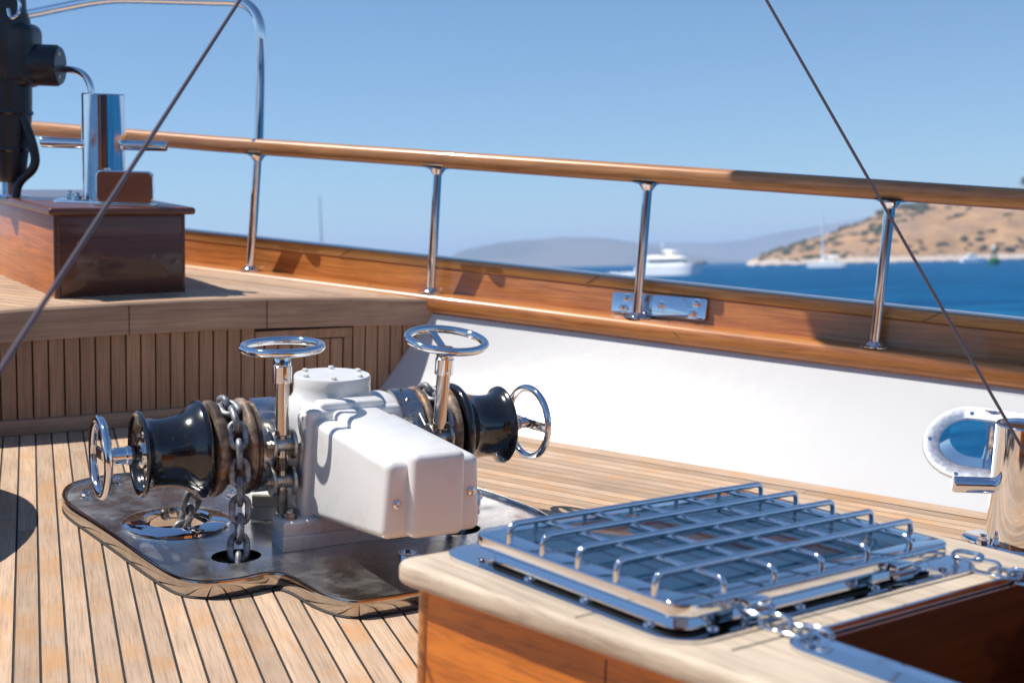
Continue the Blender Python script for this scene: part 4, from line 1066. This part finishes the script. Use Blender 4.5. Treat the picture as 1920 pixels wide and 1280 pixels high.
mb = MB(); slab(mb, -4.2, 2.4, 5.4, .9, 1.6); slab(mb, -3.4, 1.6, 4.2, 1.6, 2.7, .3, 1.2); slab(mb, -4.4, -1.0, 3.6, 3.2, 3.4); mb.obj('cabin', BW, ct)
mb = MB(); slab(mb, -2.9, .9, 4.24, 1.95, 2.3, .1, .4, .02); mb.obj('window_band', BG, ct)
mb = MB(); mb.tube([(1.0, 0, 1.5), (.8, 0, 18.0)], [.42, .30], 10); mb.tube([(.8, 0, 3.6), (-4.4, 0, 3.9)], .28, 10); mb.tube([(.8, -1.2, 9.5), (.8, 1.2, 9.5)], .06, 6)
mb.obj('mast', BW, ct)
mbt = thing('motorboat', 'small white motorboat close to the rocky shore beside the green buoy', 'motorboat', Matrix.Translation(at(1826, 590)) @ Matrix.Rotation(rad(6), 4, 'Z'), base=WORLD)
mb = MB(); hull(mb, 11.5, 3.4, 1.6, flare=1.1); mb.obj('hull', BW, mbt)
mb = MB(); slab(mb, -4.0, 2.6, 2.8, 1.6, 2.7, .2, 1.6); slab(mb, -2.6, .6, 2.2, 3.1, 3.9, .3, .8); mb.obj('cabin', BW, mbt)
mb = MB(); slab(mb, -2.8, .9, 2.3, 2.7, 3.1, 0, .3, .02); mb.obj('window_band', BG, mbt)
GRN = paint('buoy_green', (.015, .16, .07), .4); 
by = thing('channel_buoy', 'green channel buoy with a lattice top at the far right', 'buoy', Matrix.Translation(at(1864, 375)), base=WORLD)
mb = MB(); mb.lathe([(1.35, -.4), (1.55, .2), (1.45, 1.6), (.9, 2.0), (0, 2.05)], None, 20); mb.obj('float', GRN, by)
mb = MB()
for i in range(4):
    a = rad(45+90*i); mb.tube([(.9*math.cos(a), .9*math.sin(a), 1.9), (.35*math.cos(a), .35*math.sin(a), 4.5)], .13, 8)
for zz, w_ in ((2.8, .75), (3.7, .55)): mb.torus(w_, .09, Matrix.Translation((0, 0, zz)), 16, 6)
mb.obj('lattice', GRN, by)
mb = MB(); mb.lathe([(.42, 4.4), (.42, 5.0), (.2, 5.5), (0, 5.7)], None, 14); mb.obj('lamp', BW, by)
sb = thing('sailing_yacht', 'faint distant mast of a sailing yacht left of the first mountain', 'sailing yacht', Matrix.Translation(at(603, 620)) @ Matrix.Rotation(rad(60), 4, 'Z'), base=WORLD)
mb = MB(); hull(mb, 16, 4.2, 1.5); mb.obj('hull', BW, sb)
GM = paint('grey_mast', (.30, .31, .33), .5)
mb = MB(); mb.tube([(.5, 0, 1.4), (.3, 0, 38.0)], [.42, .20], 10); mb.tube([(.4, 0, 3), (-6, 0, 3.2)], .3, 8)
mb.faces([(7.6, -.03, 1.8), (.45, -.03, 25), (.45, .03, 25), (7.6, .03, 1.8)], [(0, 1, 2, 3)]); mb.obj('mast', GM, sb)

# ------------------------------------------------------------------ haze
HAZE = True
if HAZE:
    m = bpy.data.materials.new('haze_air'); m.use_nodes = True; nt = m.node_tree; nt.nodes.clear()
    out_ = N(nt, 'ShaderNodeOutputMaterial'); pv = N(nt, 'ShaderNodeVolumePrincipled')
    pv.inputs['Color'].default_value = (.66, .79, 1.0, 1); pv.inputs['Density'].default_value = 1.8e-4; pv.inputs['Anisotropy'].default_value = 0.1
    nt.links.new(pv.outputs[0], out_.inputs['Volume'])
    mb = MB(); mb.box((-14200, -14200, -4), (14200, 14200, 225))
    link_mesh('haze', mb.mesh('haze', m, 0), base=WORLD, label='thin bluish sea haze over the bay', kind='stuff')

# ------------------------------------------------------------------ light
sun_b = V((-.993*math.cos(rad(57)), .117*math.cos(rad(57)), math.sin(rad(57))))
sun_w = (BOAT.to_3x3() @ sun_b).normalized()
ld = bpy.data.lights.new('sun', 'SUN'); ld.energy = 5.0; ld.angle = rad(.53); ld.color = (1.0, .945, .86)
lo_ = bpy.data.objects.new('sun', ld); COL.objects.link(lo_); lo_.rotation_euler = sun_w.to_track_quat('Z', 'Y').to_euler()
w = bpy.data.worlds.new('World'); SC.world = w; w.use_nodes = True; nt = w.node_tree
bg = nt.nodes['Background']; sk = N(nt, 'ShaderNodeTexSky', sky_type='NISHITA', sun_disc=False)
sk.sun_elevation = math.asin(sun_w.z); sk.sun_rotation = math.atan2(sun_w.x, sun_w.y)
sk.air_density = 1.0; sk.dust_density = .1; sk.ozone_density = 1.6; sk.altitude = 1200
nt.links.new(mix(nt, sk.outputs[0], (.67, .87, 1.0), 1.0, 'MULTIPLY'), bg.inputs[0]); bg.inputs[1].default_value = .105

# ------------------------------------------------------------------ camera
cd = bpy.data.cameras.new('camera'); cam = bpy.data.objects.new('camera', cd); COL.objects.link(cam); SC.camera = cam
cam.matrix_world = CAM_W; cd.sensor_width = 36; cd.lens = 46.875; cd.clip_start = .05; cd.clip_end = 40000
cd.dof.use_dof = True; cd.dof.focus_distance = 3.0; cd.dof.aperture_fstop = 3.9; cd.dof.aperture_blades = 9
SC.view_settings.view_transform = 'Standard'; SC.view_settings.look = 'None'; SC.view_settings.gamma = 1; SC.view_settings.exposure = 0.22
cy = SC.cycles; cy.use_denoising = True; cy.max_bounces = 8; cy.glossy_bounces = 5; cy.diffuse_bounces = 3; cy.volume_bounces = 1; cy.sample_clamp_indirect = 8
cy.volume_step_rate = 1; cy.caustics_reflective = False; cy.caustics_refractive = False
